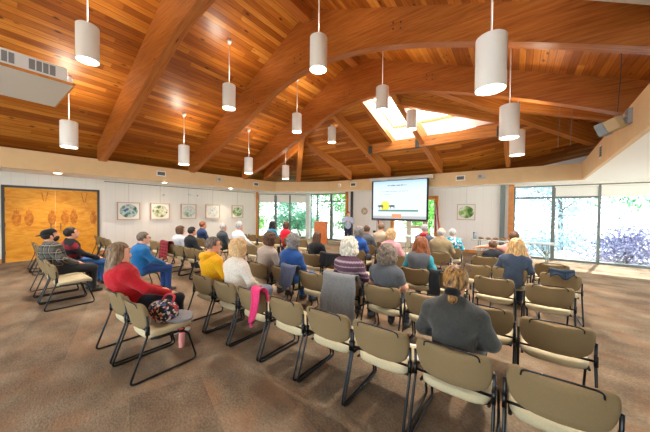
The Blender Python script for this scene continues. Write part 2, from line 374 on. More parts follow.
# entrance double door, left wall
def door_left():
    r = empty('door_1', (XW, (DY0+DY1)/2, 0)); st(r); h = (DY1-DY0)/2; t = .07
    m = MB(); m.box((-.1, -h-t, 0), (.04, -h, DZ+t)); m.box((-.1, h, 0), (.04, h+t, DZ+t)); m.box((-.1, -h, DZ), (.04, h, DZ+t)); m.build('door_frame', M_DARKMETAL, r)
    mm, t_, b_ = nt('golden_maple_veneer')
    tc = N(t_, 'ShaderNodeTexCoord'); mp = N(t_, 'ShaderNodeMapping'); mp.inputs['Scale'].default_value = (1, 1.2, 5); t_.links.new(tc.outputs['Object'], mp.inputs[0])
    n = N(t_, 'ShaderNodeTexNoise'); n.inputs['Scale'].default_value = 2.2; n.inputs['Distortion'].default_value = 1.5; t_.links.new(mp.outputs[0], n.inputs['Vector'])
    rr = ramp(t_, [(.3, '#e08a1c'), (.5, '#eda02a'), (.7, '#f4b03a')]); t_.links.new(n.outputs['Fac'], rr.inputs[0]); t_.links.new(rr.outputs[0], b_.inputs['Base Color']); b_.inputs['Roughness'].default_value = .45
    ink = plain('brown_veneer_figure', '#cf7c1c', .5, noise=.25, scale=12)
    def track(mb, y, z, s=1.0, flip=1):
        # cloven leaf shape with a toothed top, part of the veneer figure
        pts = []
        for k in range(20):
            a = 2*PI*k/20; w = .105*math.cos(a)*(1-.25*max(0, math.sin(a))); hgt = .27*math.sin(a)
            if math.sin(a) > .5: hgt += .05*(1 if k % 2 else -1)
            pts.append((.001, y+w*s*flip, z+hgt*s))
        mb.add([(.0275, p[1], p[2]) for p in pts], [tuple(range(20))], 1)
    for sgn in (-1, 1):
        m = MB(); y0, y1 = (-h, -.003) if sgn < 0 else (.003, h)
        m.box((-.02, y0, .01), (.026, y1, DZ-.005))
        for yy, zz in ([(-.89, 1.42), (-.62, 1.42), (-.09, 1.43)] if sgn < 0 else [(.24, 1.43), (.47, 1.44), (1.02, 1.42)]): track(m, yy*h/1.13, zz)
        for yy in ([-.26] if sgn < 0 else [.76]):
            for dx in (-.08, .08): m.add([(.0275, yy*h/1.13+dx-.014, 2.32), (.0275, yy*h/1.13+dx+.014, 2.32), (.0275, yy*h/1.13+dx*.25+.014, 1.98), (.0275, yy*h/1.13+dx*.25-.014, 1.98)], [(0,1,2,3)], 1)
        d = m.build('door_leaf', [mm, ink], r)
        q = MB(); yk = -.12 if sgn < 0 else .12
        q.tube(fillet([(.026, yk, 1.0), (.08, yk, 1.0), (.08, yk, 1.22), (.026, yk, 1.22)], .02), .01); q.build('door_pull', M_DARKMETAL, d, True)
    m = MB()
    for z in (.25, 1.15, 1.95): m.box((.02, -h-.02, z), (.045, -h+.01, z+.12))
    m.build('hinge', M_DARKMETAL, r)
door_left()
# ---- windows
def bar_v(m, x, y, z0, z1, w=.09, d=.12, ang=0.0):
    c, s = math.cos(ang), math.sin(ang)
    vs = []
    for z in (z0, z1):
        for a, b in ((-w/2, -d/2), (w/2, -d/2), (w/2, d/2), (-w/2, d/2)): vs.append((x+a*c-b*s, y+a*s+b*c, z))
    m.add(vs, [(0,3,2,1),(4,5,6,7),(0,1,5,4),(1,2,6,5),(2,3,7,6),(3,0,4,7)])
def window(name, p, q, zt, verts, transoms, blinds, z0=.05, frame=M_METAL, cut=None):
    """glazing from p to q; verts [(s, width, ztop)], transoms [(s0,s1,z)], blinds [(s0,s1,zbottom)]"""
    p = Vector((*p, 0)); q = Vector((*q, 0)); L = (q-p).length; ang = math.atan2(q.y-p.y, q.x-p.x)
    r = empty(name, p, ang); st(r)
    m = MB(); m.box((0, -.06, z0-.05), (L, .06, z0+.03)); m.box((0, -.06, zt-.05), (L, .06, zt)); m.box((0, -.05, 0), (.05, .05, zt)); m.box((L-.05, -.05, 0), (L, .05, zt))
    m.build('window_frame', frame, r)
    for s, w, zt2 in verts:
        v = MB(); v.box((s-w/2, -.07, z0), (s+w/2, .05, zt2)); v.build('mullion', frame, r)
    for s0, s1, z in transoms:
        v = MB(); v.box((s0, -.055, z-.035), (s1, .04, z+.035)); v.build('transom_bar', frame, r)
    ss = [0] + [v[0] for v in verts] + [L]
    for a, b in zip(ss, ss[1:]):
        v = MB(); v.box((a+.04, .0, z0+.02), (b-.04, .012, zt-.03)); v.build('pane', M_GLASS, r)
    for s0, s1, zbm in blinds:
        v = MB(); v.box((s0+.03, -.035, zbm), (s1-.03, -.03, zt-.02)); v.tube([(s0+.03, -.033, zbm), (s1-.03, -.033, zbm)], .012, 6)
        v.tube([(s0+.03, -.05, zt-.07), (s1-.03, -.05, zt-.07)], .035, 8)
        v.build('roller_blind', M_BLIND, r)
    return r
ZT = 2.5*K
c0 = Vector((*CH[0], 0)); c1 = Vector((*CH[1], 0)); dd = (c1-c0).normalized()
def cs(x): return (x-CH[0][0])/dd.x
wa = c0+dd*.1; wb = c0+dd*(CL-.18)
s1, s2, LL = cs(-12.24)-.1, cs(-11.61)-.1, CL-.28
window('window_1', (wa.x, wa.y), (wb.x, wb.y), 2.48*K, [(s1, .17, 2.48*K), (s2, .1, 2.48*K)], [], [(0, s1, 1.75*K+.30), (s1, s2, 1.75*K+.3), (s2, LL, 1.75*K+.3)])
gx0, gx1 = GX[0][0], GX[0][1]
window('window_2', (gx0, YW+.05), (gx1, YW+.05), ZT, [(-8.93*K-gx0, .07, ZT), (-7.99*K-gx0, .16, ZT)], [(-8.93*K-gx0, gx1-gx0, 2.09*K)], [])
window('window_rear_added', (XW+3.5, YB-.06), (XW+15.5, YB-.06), 4.0, [(2.4*k, .08, 4.0) for k in range(1, 5)], [(0, 12.0, 2.5)], [], z0=.3)  # unseen rear window, added so daylight brightens the lamps and walls
window('window_6', (XR+.06, YW-9.0), (XR+.06, YW-1.0), 2.4*K, [(2.0*k, .08, 2.4*K) for k in range(1, 4)], [], [])
gx0, gx1 = GX[2][0], GX[2][1]
window('window_3', (gx0, YW+.05), (gx1, YW+.05), ZT, [(1.02*K-gx0, .11, ZT), (2.1*K-gx0, .07, ZT), (3.9*K-gx0, .08, ZT)], [(0, 1.02*K-gx0, 2.09*K), (1.02*K-gx0, 2.1*K-gx0, 2.09*K)], [(1.02*K-gx0, 2.1*K-gx0, 2.1*K), (2.1*K-gx0, 3.9*K-gx0, 2.09*K)])
def post(name, x0, x1, mat, d=.1, y=YW):
    m = MB(); m.box((x0, y-d, 0), (x1, y+.02, ZC-.01)); return st(m.build(name, mat))
post('trim_2', -7.06*K, -6.93*K, M_POSTWOOD); post('trim_3', -6.76*K, -6.64*K, M_DARKMETAL, .08)
post('trim_4', -.46*K, -.31*K, M_METAL, .09); post('trim_5', -.21*K, -.05*K, M_POSTWOOD)
m = MB(); bar_v(m, c0.x+dd.x*.03+.04, c0.y+dd.y*.03-.04, 0, ZC-.01, .13, .12, PI/4); st(m.build('trim_6', M_POSTWOOD))
m = MB(); bar_v(m, CH[1][0]-.02, CH[1][1]-.08, 0, ZC-.01, .28, .24, PI/8); st(m.build('trim_7', plain('pale_corner_column', '#dfe3e0', .6)))
# glazed entrance in the back wall
def entrance():
    r = empty('door_2', (-3.6*K, YW, 0)); st(r); a = .9*K; zt = 2.12*K
    m = MB(); m.box((-a-.13, -.12, 0), (-a, .06, zt+.13)); m.box((a, -.12, 0), (a+.13, .06, zt+.13)); m.box((-a, -.12, zt), (a, .06, zt+.13)); m.build('door_frame', M_POSTWOOD, r)
    for x0, x1, w in ((-a, -.28, .06), (-.28, .62, .17), (.62, a, .06)):
        f = MB(); f.box((x0, -.03, .0), (x0+w, .03, zt)); f.box((x1-w, -.03, 0), (x1, .03, zt)); f.box((x0+w, -.03, 0), (x1-w, .03, .25)); f.box((x0+w, -.03, zt-w), (x1-w, .03, zt))
        if w > .1: f.box((x0+w, -.03, .95), (x1-w, .03, 1.1))
        o = f.build('door_leaf', plain('cream_door_paint', '#ece3cf', .5), r)
        g = MB(); g.box((x0+w, -.004, .25), (x1-w, .004, zt-w)); g.build('pane', M_GLASS, o)
    m = MB(); m.box((.5, -.08, .98), (.54, -.03, 1.1)); m.build('door_handle', M_DARKMETAL, r)
entrance()
# picture rail
m = MB(); m.tube([(XW+.04, 2.85*K, 2.5*K), (XW+.04, 9.3*K, 2.5*K)], .012, 6); st(m.build('trim_8', M_DARKMETAL))
# ================================================================== TIMBER
LOW = [(-9.95, 2.92), (-9.36, 3.15), (-8.26, 3.53), (-6.9, 4.11), (-5.9, 4.55), (-5.2, 4.86), (-4.46, 5.02), (-3.7, 5.08), (-2.9, 5.02), (-2.2, 4.88), (-1.5, 4.68), (-.9, 4.48), (-.25, 4.24), (.36, 4.0), (.87, 3.79), (1.31, 3.6), (2.2, 3.2), (3.2, 2.75)]
def lowz(x):
    for (a, za), (b, zb_) in zip(LOW, LOW[1:]):
        if a <= x <= b: return za+(zb_-za)*(x-a)/(b-a)
    return LOW[0][1] if x < LOW[0][0] else LOW[-1][1]
def arch(y, label, th=.2):
    P = smoothpath([(x, 0, z) for x, z in LOW], 2); m = MB(); vs = []
    for p in P:
        zt = max(min(zl(p.x), zr(p.x)), p.z+.15)
        for yy, z in ((y-th/2, p.z), (y+th/2, p.z), (y+th/2, zt), (y-th/2, zt)): vs.append((p.x*K, yy*K, z*K))
    fs = []
    for i in range(len(P)-1):
        a, b = i*4, i*4+4
        for k in range(4): fs.append((a+k, a+(k+1) % 4, b+(k+1) % 4, b+k))
    fs += [(3,2,1,0), tuple(len(vs)-4+k for k in range(4))]
    m.add(vs, fs); m.f = [tuple(reversed(f)) for f in m.f]
    def uv(c, n):
        return (c.x*1.08, c.z) if abs(n.y) > .7 else (c.x*1.08, c.y*1.3)
    r = empty('arched_beam', ((-4.2)*K, y*K, 0), 0, label, 'beam', 'curved timber roof arches')
    o = m.build('timber', M_BEAM, r, uv=uv); o.location = (4.2*K, -y*K, 0)
    if y > 3:
        for xs in ((-4.6, -4.4), (-2.0, -1.85), (-6.3, -6.2)):
            b = MB()
            for x in xs:
                for j in range(2):
                    z = lowz(x)+.3+.12*j; b.tube([(x*K, (y-th/2-.01)*K, z*K), (x*K, (y-th/2+.02)*K, z*K)], .022, 6)
            oo = b.build('bolt', M_DARKMETAL, r); oo.location = (4.2*K, -y*K, 0)
arch(2.4, 'curved orange timber arch, first from the door end')
arch(5.05, 'long curved timber arch crossing overhead, middle of the three')
arch(7.42, 'curved timber arch at the edge of the skylight')
def beam(name, p, q, w, d, label, mat=None, group='straight timber rafters'):
    m = MB(); p = Vector(p)*K; q = Vector(q)*K; base = p if p.z < q.z else q
    m.bar(p-base, q-base, w*K, d*K)
    o = m.build(name, mat or M_BEAM2, None, uv=along_uv(tuple(p-base), tuple(q-base))); o.location = base
    return tag(o, label, 'beam', group)
beam('ridge_beam', (-4.2, -3.9, 6.15), (-4.2, 7.4, 6.15), .24, .25, 'straight ridge beam at the peak above the arches', M_BEAM)
beam('rafter', (-6.43, 7.42, 4.80), (-8.75, 9.75, 2.98), .2, .5, 'upright-looking hip rafter running to the window corner')
beam('rafter', (-7.45, 8.6, 4.4), (-9.87, 8.6, 3.05), .16, .38, 'short rafter left of the corner hip rafter')
beam('rafter', (-7.35, 8.6, 4.42), (-6.1, 10.38, 2.95), .16, .42, 'short rafter right of the corner hip rafter')
beam('rafter', (-5.3, 7.42, 5.02), (-4.28, 10.38, 2.93), .18, .45, 'sloping rafter left of the skylight, above the screen')
beam('rafter', (-3.0, 7.42, 5.0), (-2.28, 10.38, 3.0), .18, .45, 'sloping rafter crossing under the skylight')
beam('rafter', (-1.9, 7.42, 4.82), (1.68, 10.22, 3.46), .2, .5, 'large hip rafter running to the right corner of the tan band')
beam('rafter', (-.3, 8.75, 4.12), (-.22, 10.38, 3.05), .14, .4, 'short steep rafter behind the right hanging lamps')
beam('rafter', (-.2, 8.55, 4.28), (3.6, 8.55, 3.0), .18, .42, 'low side rafter from the large hip rafter to the right')
beam('purlin', (-4.55, 9.18, 3.78), (-.42, 9.18, 3.80), .16, .33, 'horizontal beam along the bottom edge of the skylight')
m = MB()
for x, y, z in ((-4.5, 9.1, 3.75), (-.42, 9.1, 3.78), (-2.75, 9.1, 3.76), (-.33, 8.6, 4.1)):
    mm_ = MB(); mm_.box((-.07, -.05, 0), (.07, .06, .32)); o = mm_.build('beam_hanger', M_DARKMETAL); o.location = (x*K, y*K, z*K)
    tag(o, {(-4.5): 'grey steel hanger at the left end of the skylight beam', (-.42): 'grey steel hanger at the right end of the skylight beam', (-2.75): 'grey steel hanger under the middle of the skylight', (-.33): 'grey steel hanger on the large hip rafter'}[x], 'bracket', 'steel beam hangers')
# ---- skylight
def skylight():
    zs = lambda x, y: zb(x, y)
    r = empty('window_4', (-2.5*K, 8.5*K, 0)); st(r); off = Vector((2.5*K, -8.5*K, 0))
    H1 = .42
    TOP = [(-4.05, 7.5), (-3.62, 9.15), (-1.25, 9.15), (-1.2, 8.75), (-2.9, 7.8)]
    m = MB()
    for i in range(5):
        a, b = SKY[i], SKY[(i+1) % 5]; c, d = TOP[i], TOP[(i+1) % 5]
        m.add([(a[0]*K, a[1]*K, (zs(*a)-.02)*K), (b[0]*K, b[1]*K, (zs(*b)-.02)*K), (d[0]*K, d[1]*K, (zs(*d)+H1)*K), (c[0]*K, c[1]*K, (zs(*c)+H1)*K)], [(0,1,2,3)])
    o = m.build('light_shaft', M_WHITE, r); o.location = off
    m = MB(); n = len(TOP)
    lo = [(x*K, y*K, (zs(x, y)+H1+.02)*K) for x, y in TOP]; hi = [(x, y, z+.02) for x, y, z in lo]
    m.add(lo+hi, [tuple(range(n-1, -1, -1)), tuple(range(n, 2*n))] + [(i, (i+1) % n, n+(i+1) % n, n+i) for i in range(n)])
    o = m.build('pane', M_SKYGLASS, r); o.location = off
    for i in range(5):
        c, d = TOP[i], TOP[(i+1) % 5]; m = MB()
        m.bar((c[0]*K, c[1]*K, (zs(*c)+H1-.05)*K), (d[0]*K, d[1]*K, (zs(*d)+H1-.05)*K), .07, .08); o = m.build('window_frame', M_POSTWOOD, r); o.location = off
    for i in (0, 3):
        c, d = SKY[i], SKY[(i+1) % 5]; m = MB(); p = (c[0]*K, c[1]*K, (zs(*c)-(.16 if i == 0 else .28))*K); q = (d[0]*K, d[1]*K, (zs(*d)-(.16 if i == 0 else .28))*K)
        m.bar(p, q, .16 if i == 0 else .2, .22 if i == 0 else .36); o = m.build('curb', M_BEAM2, r, uv=along_uv(p, q)); o.location = off
skylight()
# ================================================================== PENDANTS
M_GLOW = plain('lit_lamp_lens', '#ffffff', .4, emit='#fff4e4', es=14)
LAMPS = [(-5.68, 1.2, 3.95, 'white cylinder pendant lamp above the projector shelf, nearest the left wall'),
 (-8.0, 1.37, 2.9, 'white cylinder pendant lamp hanging low below the suspended white shelf'),
 (-5.68, 3.8, 4.02, 'white cylinder pendant between the first and middle arches'),
 (-8.05, 3.87, 2.9, 'low white pendant hanging just above the tan band over the paintings'),
 (-2.84, 3.66, 4.02, 'large bright pendant crossing the middle arch at its left half'),
 (-5.6, 6.15, 4.02, 'white pendant in the gap under the middle arch'),
 (-7.9, 6.1, 2.9, 'low white pendant beside the foot of the third arch'),
 (-7.9, 8.0, 2.9, 'low pendant farthest away, in front of the window corner'),
 (-5.68, 8.2, 4.16, 'small pendant hanging in front of the boards right of the corner hip rafter'),
 (-2.68, 6.0, 4.02, 'pendant hanging before the left edge of the skylight'),
 (-2.6, 8.0, 4.06, 'pendant hanging inside the skylight view'),
 (-.25, 3.4, 2.9, 'biggest pendant lamp, nearest the camera at upper right'),
 (-.12, 5.66, 2.88, 'second pendant from the camera on the right side'),
 (-.0, 7.56, 2.9, 'farthest pendant on the right, partly behind another lamp')]
shade = MB(); R_, L_ = .17, .64
shade.lathe([(R_-.012, .03), (R_-.012, L_-.02), (.0, L_-.02), (.0, L_), (R_-.015, L_), (R_, L_-.012), (R_, 0), (R_-.012, 0), (R_-.012, .03)], 32)
shade_me = shade.mesh('lamp_shade', M_LAMP, 'auto')
lens = MB(); lens.cyl((0, 0), R_-.014, .02, .035, seg=24); lens_me = lens.mesh('lamp_lens', M_GLOW)
def pendant(x, y, z, label, on=True):
    zc = zroof(x, y)[0]*K; z *= K
    r = empty('pendant_lamp', (x*K, y*K, z), 0, label, 'lamp', 'white cylinder pendants')
    instm('lamp_shade', shade_me, r); instm('lamp_lens', lens_me, r)
    m = MB(); m.tube([(0, 0, L_), (0, 0, zc-z-.02)], .011, 8); m.build('rod', M_LAMP, r)
    m = MB(); m.lathe([(.0, zc-z-.10), (.03, zc-z-.10), (.07, zc-z-.03), (.07, zc-z+.03), (0, zc-z+.03)], 16); m.build('ceiling_canopy', M_LAMP, r, True)
    l = bpy.data.lights.new('lamp_light', 'SPOT'); l.energy = 185; l.spot_size = math.radians(125); l.spot_blend = .8; l.shadow_soft_size = .12; l.color = (1, .93, .84)
    lo = bpy.data.objects.new('lamp_light', l); C.objects.link(lo); lo.parent = r; lo.location = (0, 0, -.02)
    l = bpy.data.lights.new('added_ceiling_fill', 'SPOT'); l.energy = 34; l.spot_size = math.radians(150); l.spot_blend = 1; l.shadow_soft_size = .12; l.color = (1, .88, .70)  # added upward spot to brighten the roof boards; the shade is closed on top
    lo = bpy.data.objects.new('added_ceiling_fill', l); C.objects.link(lo); lo.parent = r; lo.location = (.1, .1, L_+.03); lo.rotation_euler = (PI, 0, 0)
for a in LAMPS: pendant(*a)
# downlights in the soffit
for x, y, lb in ((-10.75, 1.6, 'round recessed downlight above the double doors'), (-10.75, 4.45, 'round recessed downlight above the second painting'), (-10.75, 7.3, 'round recessed downlight near the window end of the left soffit'), (2.55, 8.5, 'round recessed downlight in the right soffit')):
    m = MB(); m.cyl((0, 0), .09, -.004, .0, seg=20); r = empty('recessed_light', (x*K, y*K, ZC-.004), 0, lb, 'lamp', 'recessed soffit lights')
    m.build('lens', M_GLOW, r); m = MB(); m.lathe([(.088, -.006), (.115, -.008), (.115, .002)], 20); m.build('trim_ring', M_PLASTIC, r, True)
    l = bpy.data.lights.new('recessed_light_bulb', 'SPOT'); l.energy = 60; l.spot_size = math.radians(110); l.spot_blend = .7; l.shadow_soft_size = .06; l.color = (1, .86, .68)
    lo = bpy.data.objects.new('recessed_light_bulb', l); C.objects.link(lo); lo.parent = r; lo.location = (0, 0, -.02)
# ================================================================== BAND & WALL FITTINGS
def vent(x, y, z, rz, lb, w=.34, h=.2, grp='air vents on the tan band', inner=M_DGREY):
    r = empty('air_vent', (x, y, z), rz, lb, 'vent', grp)
    m = MB(); m.box((-w/2, -.012, -h/2), (w/2, 0, h/2)); m.build('frame', M_PLASTIC, r)
    m = MB(); m.box((-w/2+.04, -.018, -h/2+.035), (w/2-.04, -.012, h/2-.035)); m.build('grille', inner, r)
    m = MB()
    for k in range(5): z_ = -h/2+.05+k*(h-.1)/4; m.box((-w/2+.04, -.023, z_-.005), (w/2-.04, -.018, z_+.003))
    m.build('louvre', M_GREY, r)
zv = 2.78*K
for y, lb in ((3.98, 'white framed air vent on the tan band above the second painting'), (8.05, 'white framed air vent on the tan band near the wood corner post')):
    vent(-9.9*K+.045, y*K, zv, PI/2, lb)
_bd = Vector((BL[3][0]-BL[2][0], BL[3][1]-BL[2][1])).normalized(); ba = math.atan2(_bd.y, _bd.x)
def onband(xu): t = (xu*K-BL[2][0])/_bd.x; return BL[2][0]+_bd.x*t, BL[2][1]+_bd.y*t-.045
for xu, lb in ((-6.0, 'air vent on the tan band left of the projection screen'), (-1.6, 'dark-slatted air vent on the tan band above the round green painting')):
    x, y = onband(xu); vent(x, y, zv, ba, lb)
vent(1.38*K-.045, 7.3*K, zv, -PI/2+.04, 'air vent on the right return of the tan band', .3, .3)
def unit(name, x, y, z, rz, lb, cat, w=.28, h=.18):
    r = empty(name, (x, y, z), rz, lb, cat)
    m = MB(); m.box((-w/2, -.09, -h/2), (w/2, 0, h/2)); m.build('body', plain('grey_plastic_case', '#c4bfb6', .5), r, bevel=.01)
    m = MB(); m.box((-w*.35, -.1, -h*.2), (w*.05, -.09, h*.3)); m.build('lens', M_GREY, r)
unit('sensor_box', -9.9*K+.045, 6.15*K, zv+.02, PI/2, 'small grey sensor box on the tan band left of the low pendants', 'sensor')
x, y = onband(-.95); unit('sensor_box', x, y, zv, ba, 'small grey sensor box on the tan band right of the slatted vent', 'sensor')
x, y = onband(-6.75)
r = empty('wall_alarm', (x, y, zv), ba, 'round white alarm on the tan band near its corner', 'alarm')
m = MB(); m.lathe([(0, 0), (.1, 0), (.1, .03), (.06, .05), (0, .05)], 20); m.xform(Matrix.Rotation(PI/2, 4, 'X')); m.build('body', M_PLASTIC, r, 'auto')
m = MB(); m.lathe([(0, .05), (.035, .05), (.03, .065), (0, .07)], 16); m.xform(Matrix.Rotation(PI/2, 4, 'X')); m.build('strobe', M_GREY, r)
# speaker on the right band
def spk():
    r = empty('wall_speaker', (1.24*K-.04, 5.15*K, 2.83*K), 0, 'grey and tan loudspeaker bracketed to the right band', 'speaker')
    B = Matrix.Rotation(math.radians(-28), 4, 'Z')
    m = MB()
    pr = [(-.26, -.12), (-.12, -.11), (-.07, -.05), (-.07, .05), (-.12, .11), (-.26, .12)]
    n = len(pr); vs = [(x, y, -.09) for x, y in pr]+[(x, y, .09) for x, y in pr]
    m.add(vs, [tuple(range(n-1, -1, -1)), tuple(range(n, 2*n))]+[(i, (i+1) % n, n+(i+1) % n, n+i) for i in range(n)])
    m2 = Matrix.Rotation(math.radians(-22), 4, 'Y') @ B
    m.xform(m2); m.build('cabinet', plain('tan_speaker_case', '#b89c72', .6), r, bevel=.01)
    m = MB(); m.box((-.37, -.13, -.10), (-.26, .13, .10)); m.xform(m2); m.build('grille', plain('grey_speaker_mesh', '#8b9195', .6, noise=.2, scale=200), r, bevel=.02)
    m = MB(); m.tube([(-.03, 0, .02), (-.1, 0, 0)], .02, 8); m.box((-.05, -.07, -.1), (-.0, .07, .12)); m.build('bracket', M_GREY, r)
    m = MB(); m.cyl((0, 0), .018, 0, .006, seg=16); m.xform(m2 @ Matrix.Translation((-.32, -.131, -.05)) @ Matrix.Rotation(PI/2, 4, 'X')); m.build('emblem', M_GREY, r)
spk()
for x, y, lb in ((1.1, 5.25, 'thin dark cable dropping from the roof to the right loudspeaker'), (.95, 7.9, 'thin cable hanging from the roof left of the right vent'), (.75, 7.95, 'thin cable hanging beside the right hip rafter')):
    m = MB(); z1 = zroof(x, y)[0]*K; z0 = 2.95*K if y < 6 else 3.05*K
    m.tube(smoothpath([(0, 0, z1-z0), (.03, 0, (z1-z0)*.5), (0, 0, 0)], 2), .006, 5); o = m.build('cable', M_DGREY if y < 6 else M_GREY, None, True); o.location = (x*K, y*K, z0); tag(o, lb, 'cable')
# suspended shelf with unit
def shelf():
    x0, x1, y0, y1, z = -6.55*K, -5.2*K, -1.2*K, .94*K, 3.32*K
    r = empty('suspended_shelf', (x1, y1, z), 0, 'white suspended shelf with a wooden edge at the upper left', 'shelf')
    m = MB(); m.box((x0-x1, y0-y1, 0), (0, 0, .03)); m.build('board', plain('pale_shelf_board', '#dedad4', .6), r)
    m = MB(); m.box((0, y0-y1, -.002), (.02, .02, .035)); m.box((x0-x1, 0, -.002), (0, .02, .035)); m.build('edge_strip', M_POSTWOOD, r)
    m = MB()
    for a, b in ((-.2, -1.5), (x0-x1+.2, -1.5), (-.2, -2.2), (x0-x1+.2, -2.2)):
        m = MB(); zz = zroof((x1+a)/K, (y1+b)/K)[0]*K-z; m.tube([(a, b, .03), (a, b, zz)], .008, 6); m.build('hanging_rod', M_LAMP, r)
    q = empty('ventilation_unit', (x1-.04, y1-.06, z+.034), 0, 'white boxy unit with grey grilles on the suspended shelf', 'appliance')
    m = MB(); m.box((-.5, -2.0, 0), (0, 0, .24)); m.build('case', M_PLASTIC, q, bevel=.025)
    for k, (a, b) in enumerate(((-.14, -.42), (-.56, -.68))):
        m = MB(); m.box((.0, b, .05), (.006, a, .2)); g_ = m.build('grille', M_GREY, q)
        m = MB()
        for j in range(1, 4 if k == 0 else 2): yy = a+(b-a)*j/(4 if k == 0 else 2); m.box((.006, yy-.006, .05), (.01, yy+.006, .2))
        m.build('grille_divider', M_PLASTIC, g_)
    m = MB(); m.cyl((-.1, .04), .04, .03, .12, seg=14); m.build('knob', M_PLASTIC, q)
shelf()
r = empty('suspended_baffle', (.71, 4.59, 4.4), 0, 'pale suspended baffle cut off by the upper right corner', 'ceiling baffle')
m = MB(); q_ = [(-.6, -.51), (1.1, .94), (1.7, -.1), (0, -1.6)]
m.add([(x, y, 0) for x, y in q_]+[(x, y, .05) for x, y in q_], [(3,2,1,0),(4,5,6,7),(0,1,5,4),(1,2,6,5),(2,3,7,6),(3,0,4,7)]); m.build('board', plain('pale_shelf_board', '#dedad4', .6), r)
# paintings on the left wall
def circle_art(key, cols, seed):
    m, t, b = nt(key); tc = N(t, 'ShaderNodeTexCoord'); n = N(t, 'ShaderNodeTexNoise'); n.inputs['Scale'].default_value = 5.5; n.inputs['Detail'].default_value = 4; n.noise_dimensions = '4D'; n.inputs['W'].default_value = seed
    t.links.new(tc.outputs['Object'], n.inputs['Vector']); r = ramp(t, [(.35, cols[0]), (.45, cols[1]), (.55, cols[2]), (.65, cols[3])]); t.links.new(n.outputs['Fac'], r.inputs[0]); t.links.new(r.outputs[0], b.inputs['Base Color']); b.inputs['Roughness'].default_value = .6
    return m
M_MAT = plain('white_picture_mat', '#efece4', .7); M_PFRAME = plain('pale_wood_picture_frame', '#cfa98a', .5)
def painting(x, y, z, rz, w, h, cols, seed, label, cable=True):
    r = empty('framed_painting', (x, y, z), rz, label, 'painting', 'round paintings in square frames')
    m = MB(); t = .03
    m.box((-w/2, -.05, -h/2), (-w/2+t, 0, h/2)); m.box((w/2-t, -.05, -h/2), (w/2, 0, h/2)); m.box((-w/2+t, -.05, -h/2), (w/2-t, 0, -h/2+t)); m.box((-w/2+t, -.05, h/2-t), (w/2-t, 0, h/2)); m.build('picture_frame', M_PFRAME, r)
    m = MB(); m.box((-w/2+t, -.03, -h/2+t), (w/2-t, -.01, h/2-t)); m.build('mat_board', M_MAT, r)
    m = MB(); a = min(w, h)*.38; aw = min(w*.42, a*1.15); vs = [(aw*math.cos(2*PI*k/32), -.034, a*math.sin(2*PI*k/32)) for k in range(32)]; vs += [(v[0], -.03, v[2]) for v in vs]
    m.add(vs, [tuple(range(32)), tuple(range(63, 31, -1))] + [(k, 32+k, 32+(k+1) % 32, (k+1) % 32) for k in range(32)]); m.build('canvas', circle_art('art_%s' % seed, cols, seed), r)
    if cable:
        m = MB(); zz = 2.5*K-z
        m.tube([(0, -.02, h/2), (0, -.02, zz)], .004, 5); m.build('hanging_cord', M_GREY, r)
PA = ['#2d4a35', '#7fa6a0', '#cfdccf', '#3d6fa0']; PB = ['#3a4a24', '#8d9a55', '#e6e4cf', '#5b6b35']; PC_ = ['#7d9a80', '#bccab8', '#e8ebe4', '#94a79a']; PD = ['#8a9a90', '#cfd4cd', '#eceae4', '#b9c0b8']; PE = ['#4c7a3a', '#90b560', '#e7e9da', '#5f8a3c']
for yu, w, cols, sd, lb in ((3.55, .80, PA, 1.3, 'blue and green oval painting, first to the right of the double doors'), (4.6, .78, PB, 2.6, 'olive tree oval painting, second from the double doors'), (5.73, .74, PC_, 3.1, 'pale green misty round painting, third from the double doors'), (6.85, .8, PD, 4.4, 'pale grey wreath painting, fourth from the double doors'), (8.2, .74, PE, 5.2, 'small green round painting nearest the wood corner post')):
    painting(XW+.06, yu*K, 1.48*K, PI/2, w, .72, cols, sd, lb)
painting(-1.56*K, YW-.01, 1.58*K, 0, .72, .70, ['#2f5a2a', '#6f9a3a', '#a9c46a', '#e8efe4'], 6.6, 'round leafy green painting on the back wall right of the screen')
r = empty('round_wall_plaque', (-6.0*K, YW-.01, 1.58*K), 0, 'small round framed plaque on the wall beside the speaker', 'plaque')
m = MB(); m.lathe([(0, .02), (.13, .02), (.16, .04), (.19, .03), (.2, 0)], 28); m.xform(Matrix.Rotation(PI/2, 4, 'X')); m.build('rim', M_PFRAME, r, True)
m = MB(); m.lathe([(0, .026), (.125, .024)], 28); m.xform(Matrix.Rotation(PI/2, 4, 'X')); m.build('face', circle_art('plaque_face', PB, 8.1), r)
r = empty('emergency_light', (XW+.02, 5.95*K, 2.2*K), PI/2, 'twin-head emergency light on the wall above the third painting', 'lamp')
m = MB(); m.box((-.14, -.05, -.05), (.14, 0, .05)); m.build('case', M_PLASTIC, r, bevel=.01)
for s in (-1, 1):
    m = MB(); m.lathe([(0, 0), (.05, 0), (.035, .07), (0, .08)], 14); m.xform(Matrix.Translation((s*.22, -.03, .0)) @ Matrix.Rotation(PI/2+.3, 4, 'X')); m.build('lamp_head', M_PLASTIC, r, True)
r = empty('thermostat', (XW+.01, 4.75*K, 2.13*K), PI/2, 'small white box on the wall above the second painting', 'thermostat')
m = MB(); m.box((-.07, -.03, -.06), (.07, 0, .06)); m.build('case', M_PLASTIC, r, bevel=.006); m = MB(); m.box((-.03, -.034, -.01), (.03, -.03, .03)); m.build('display', M_GREY, r)
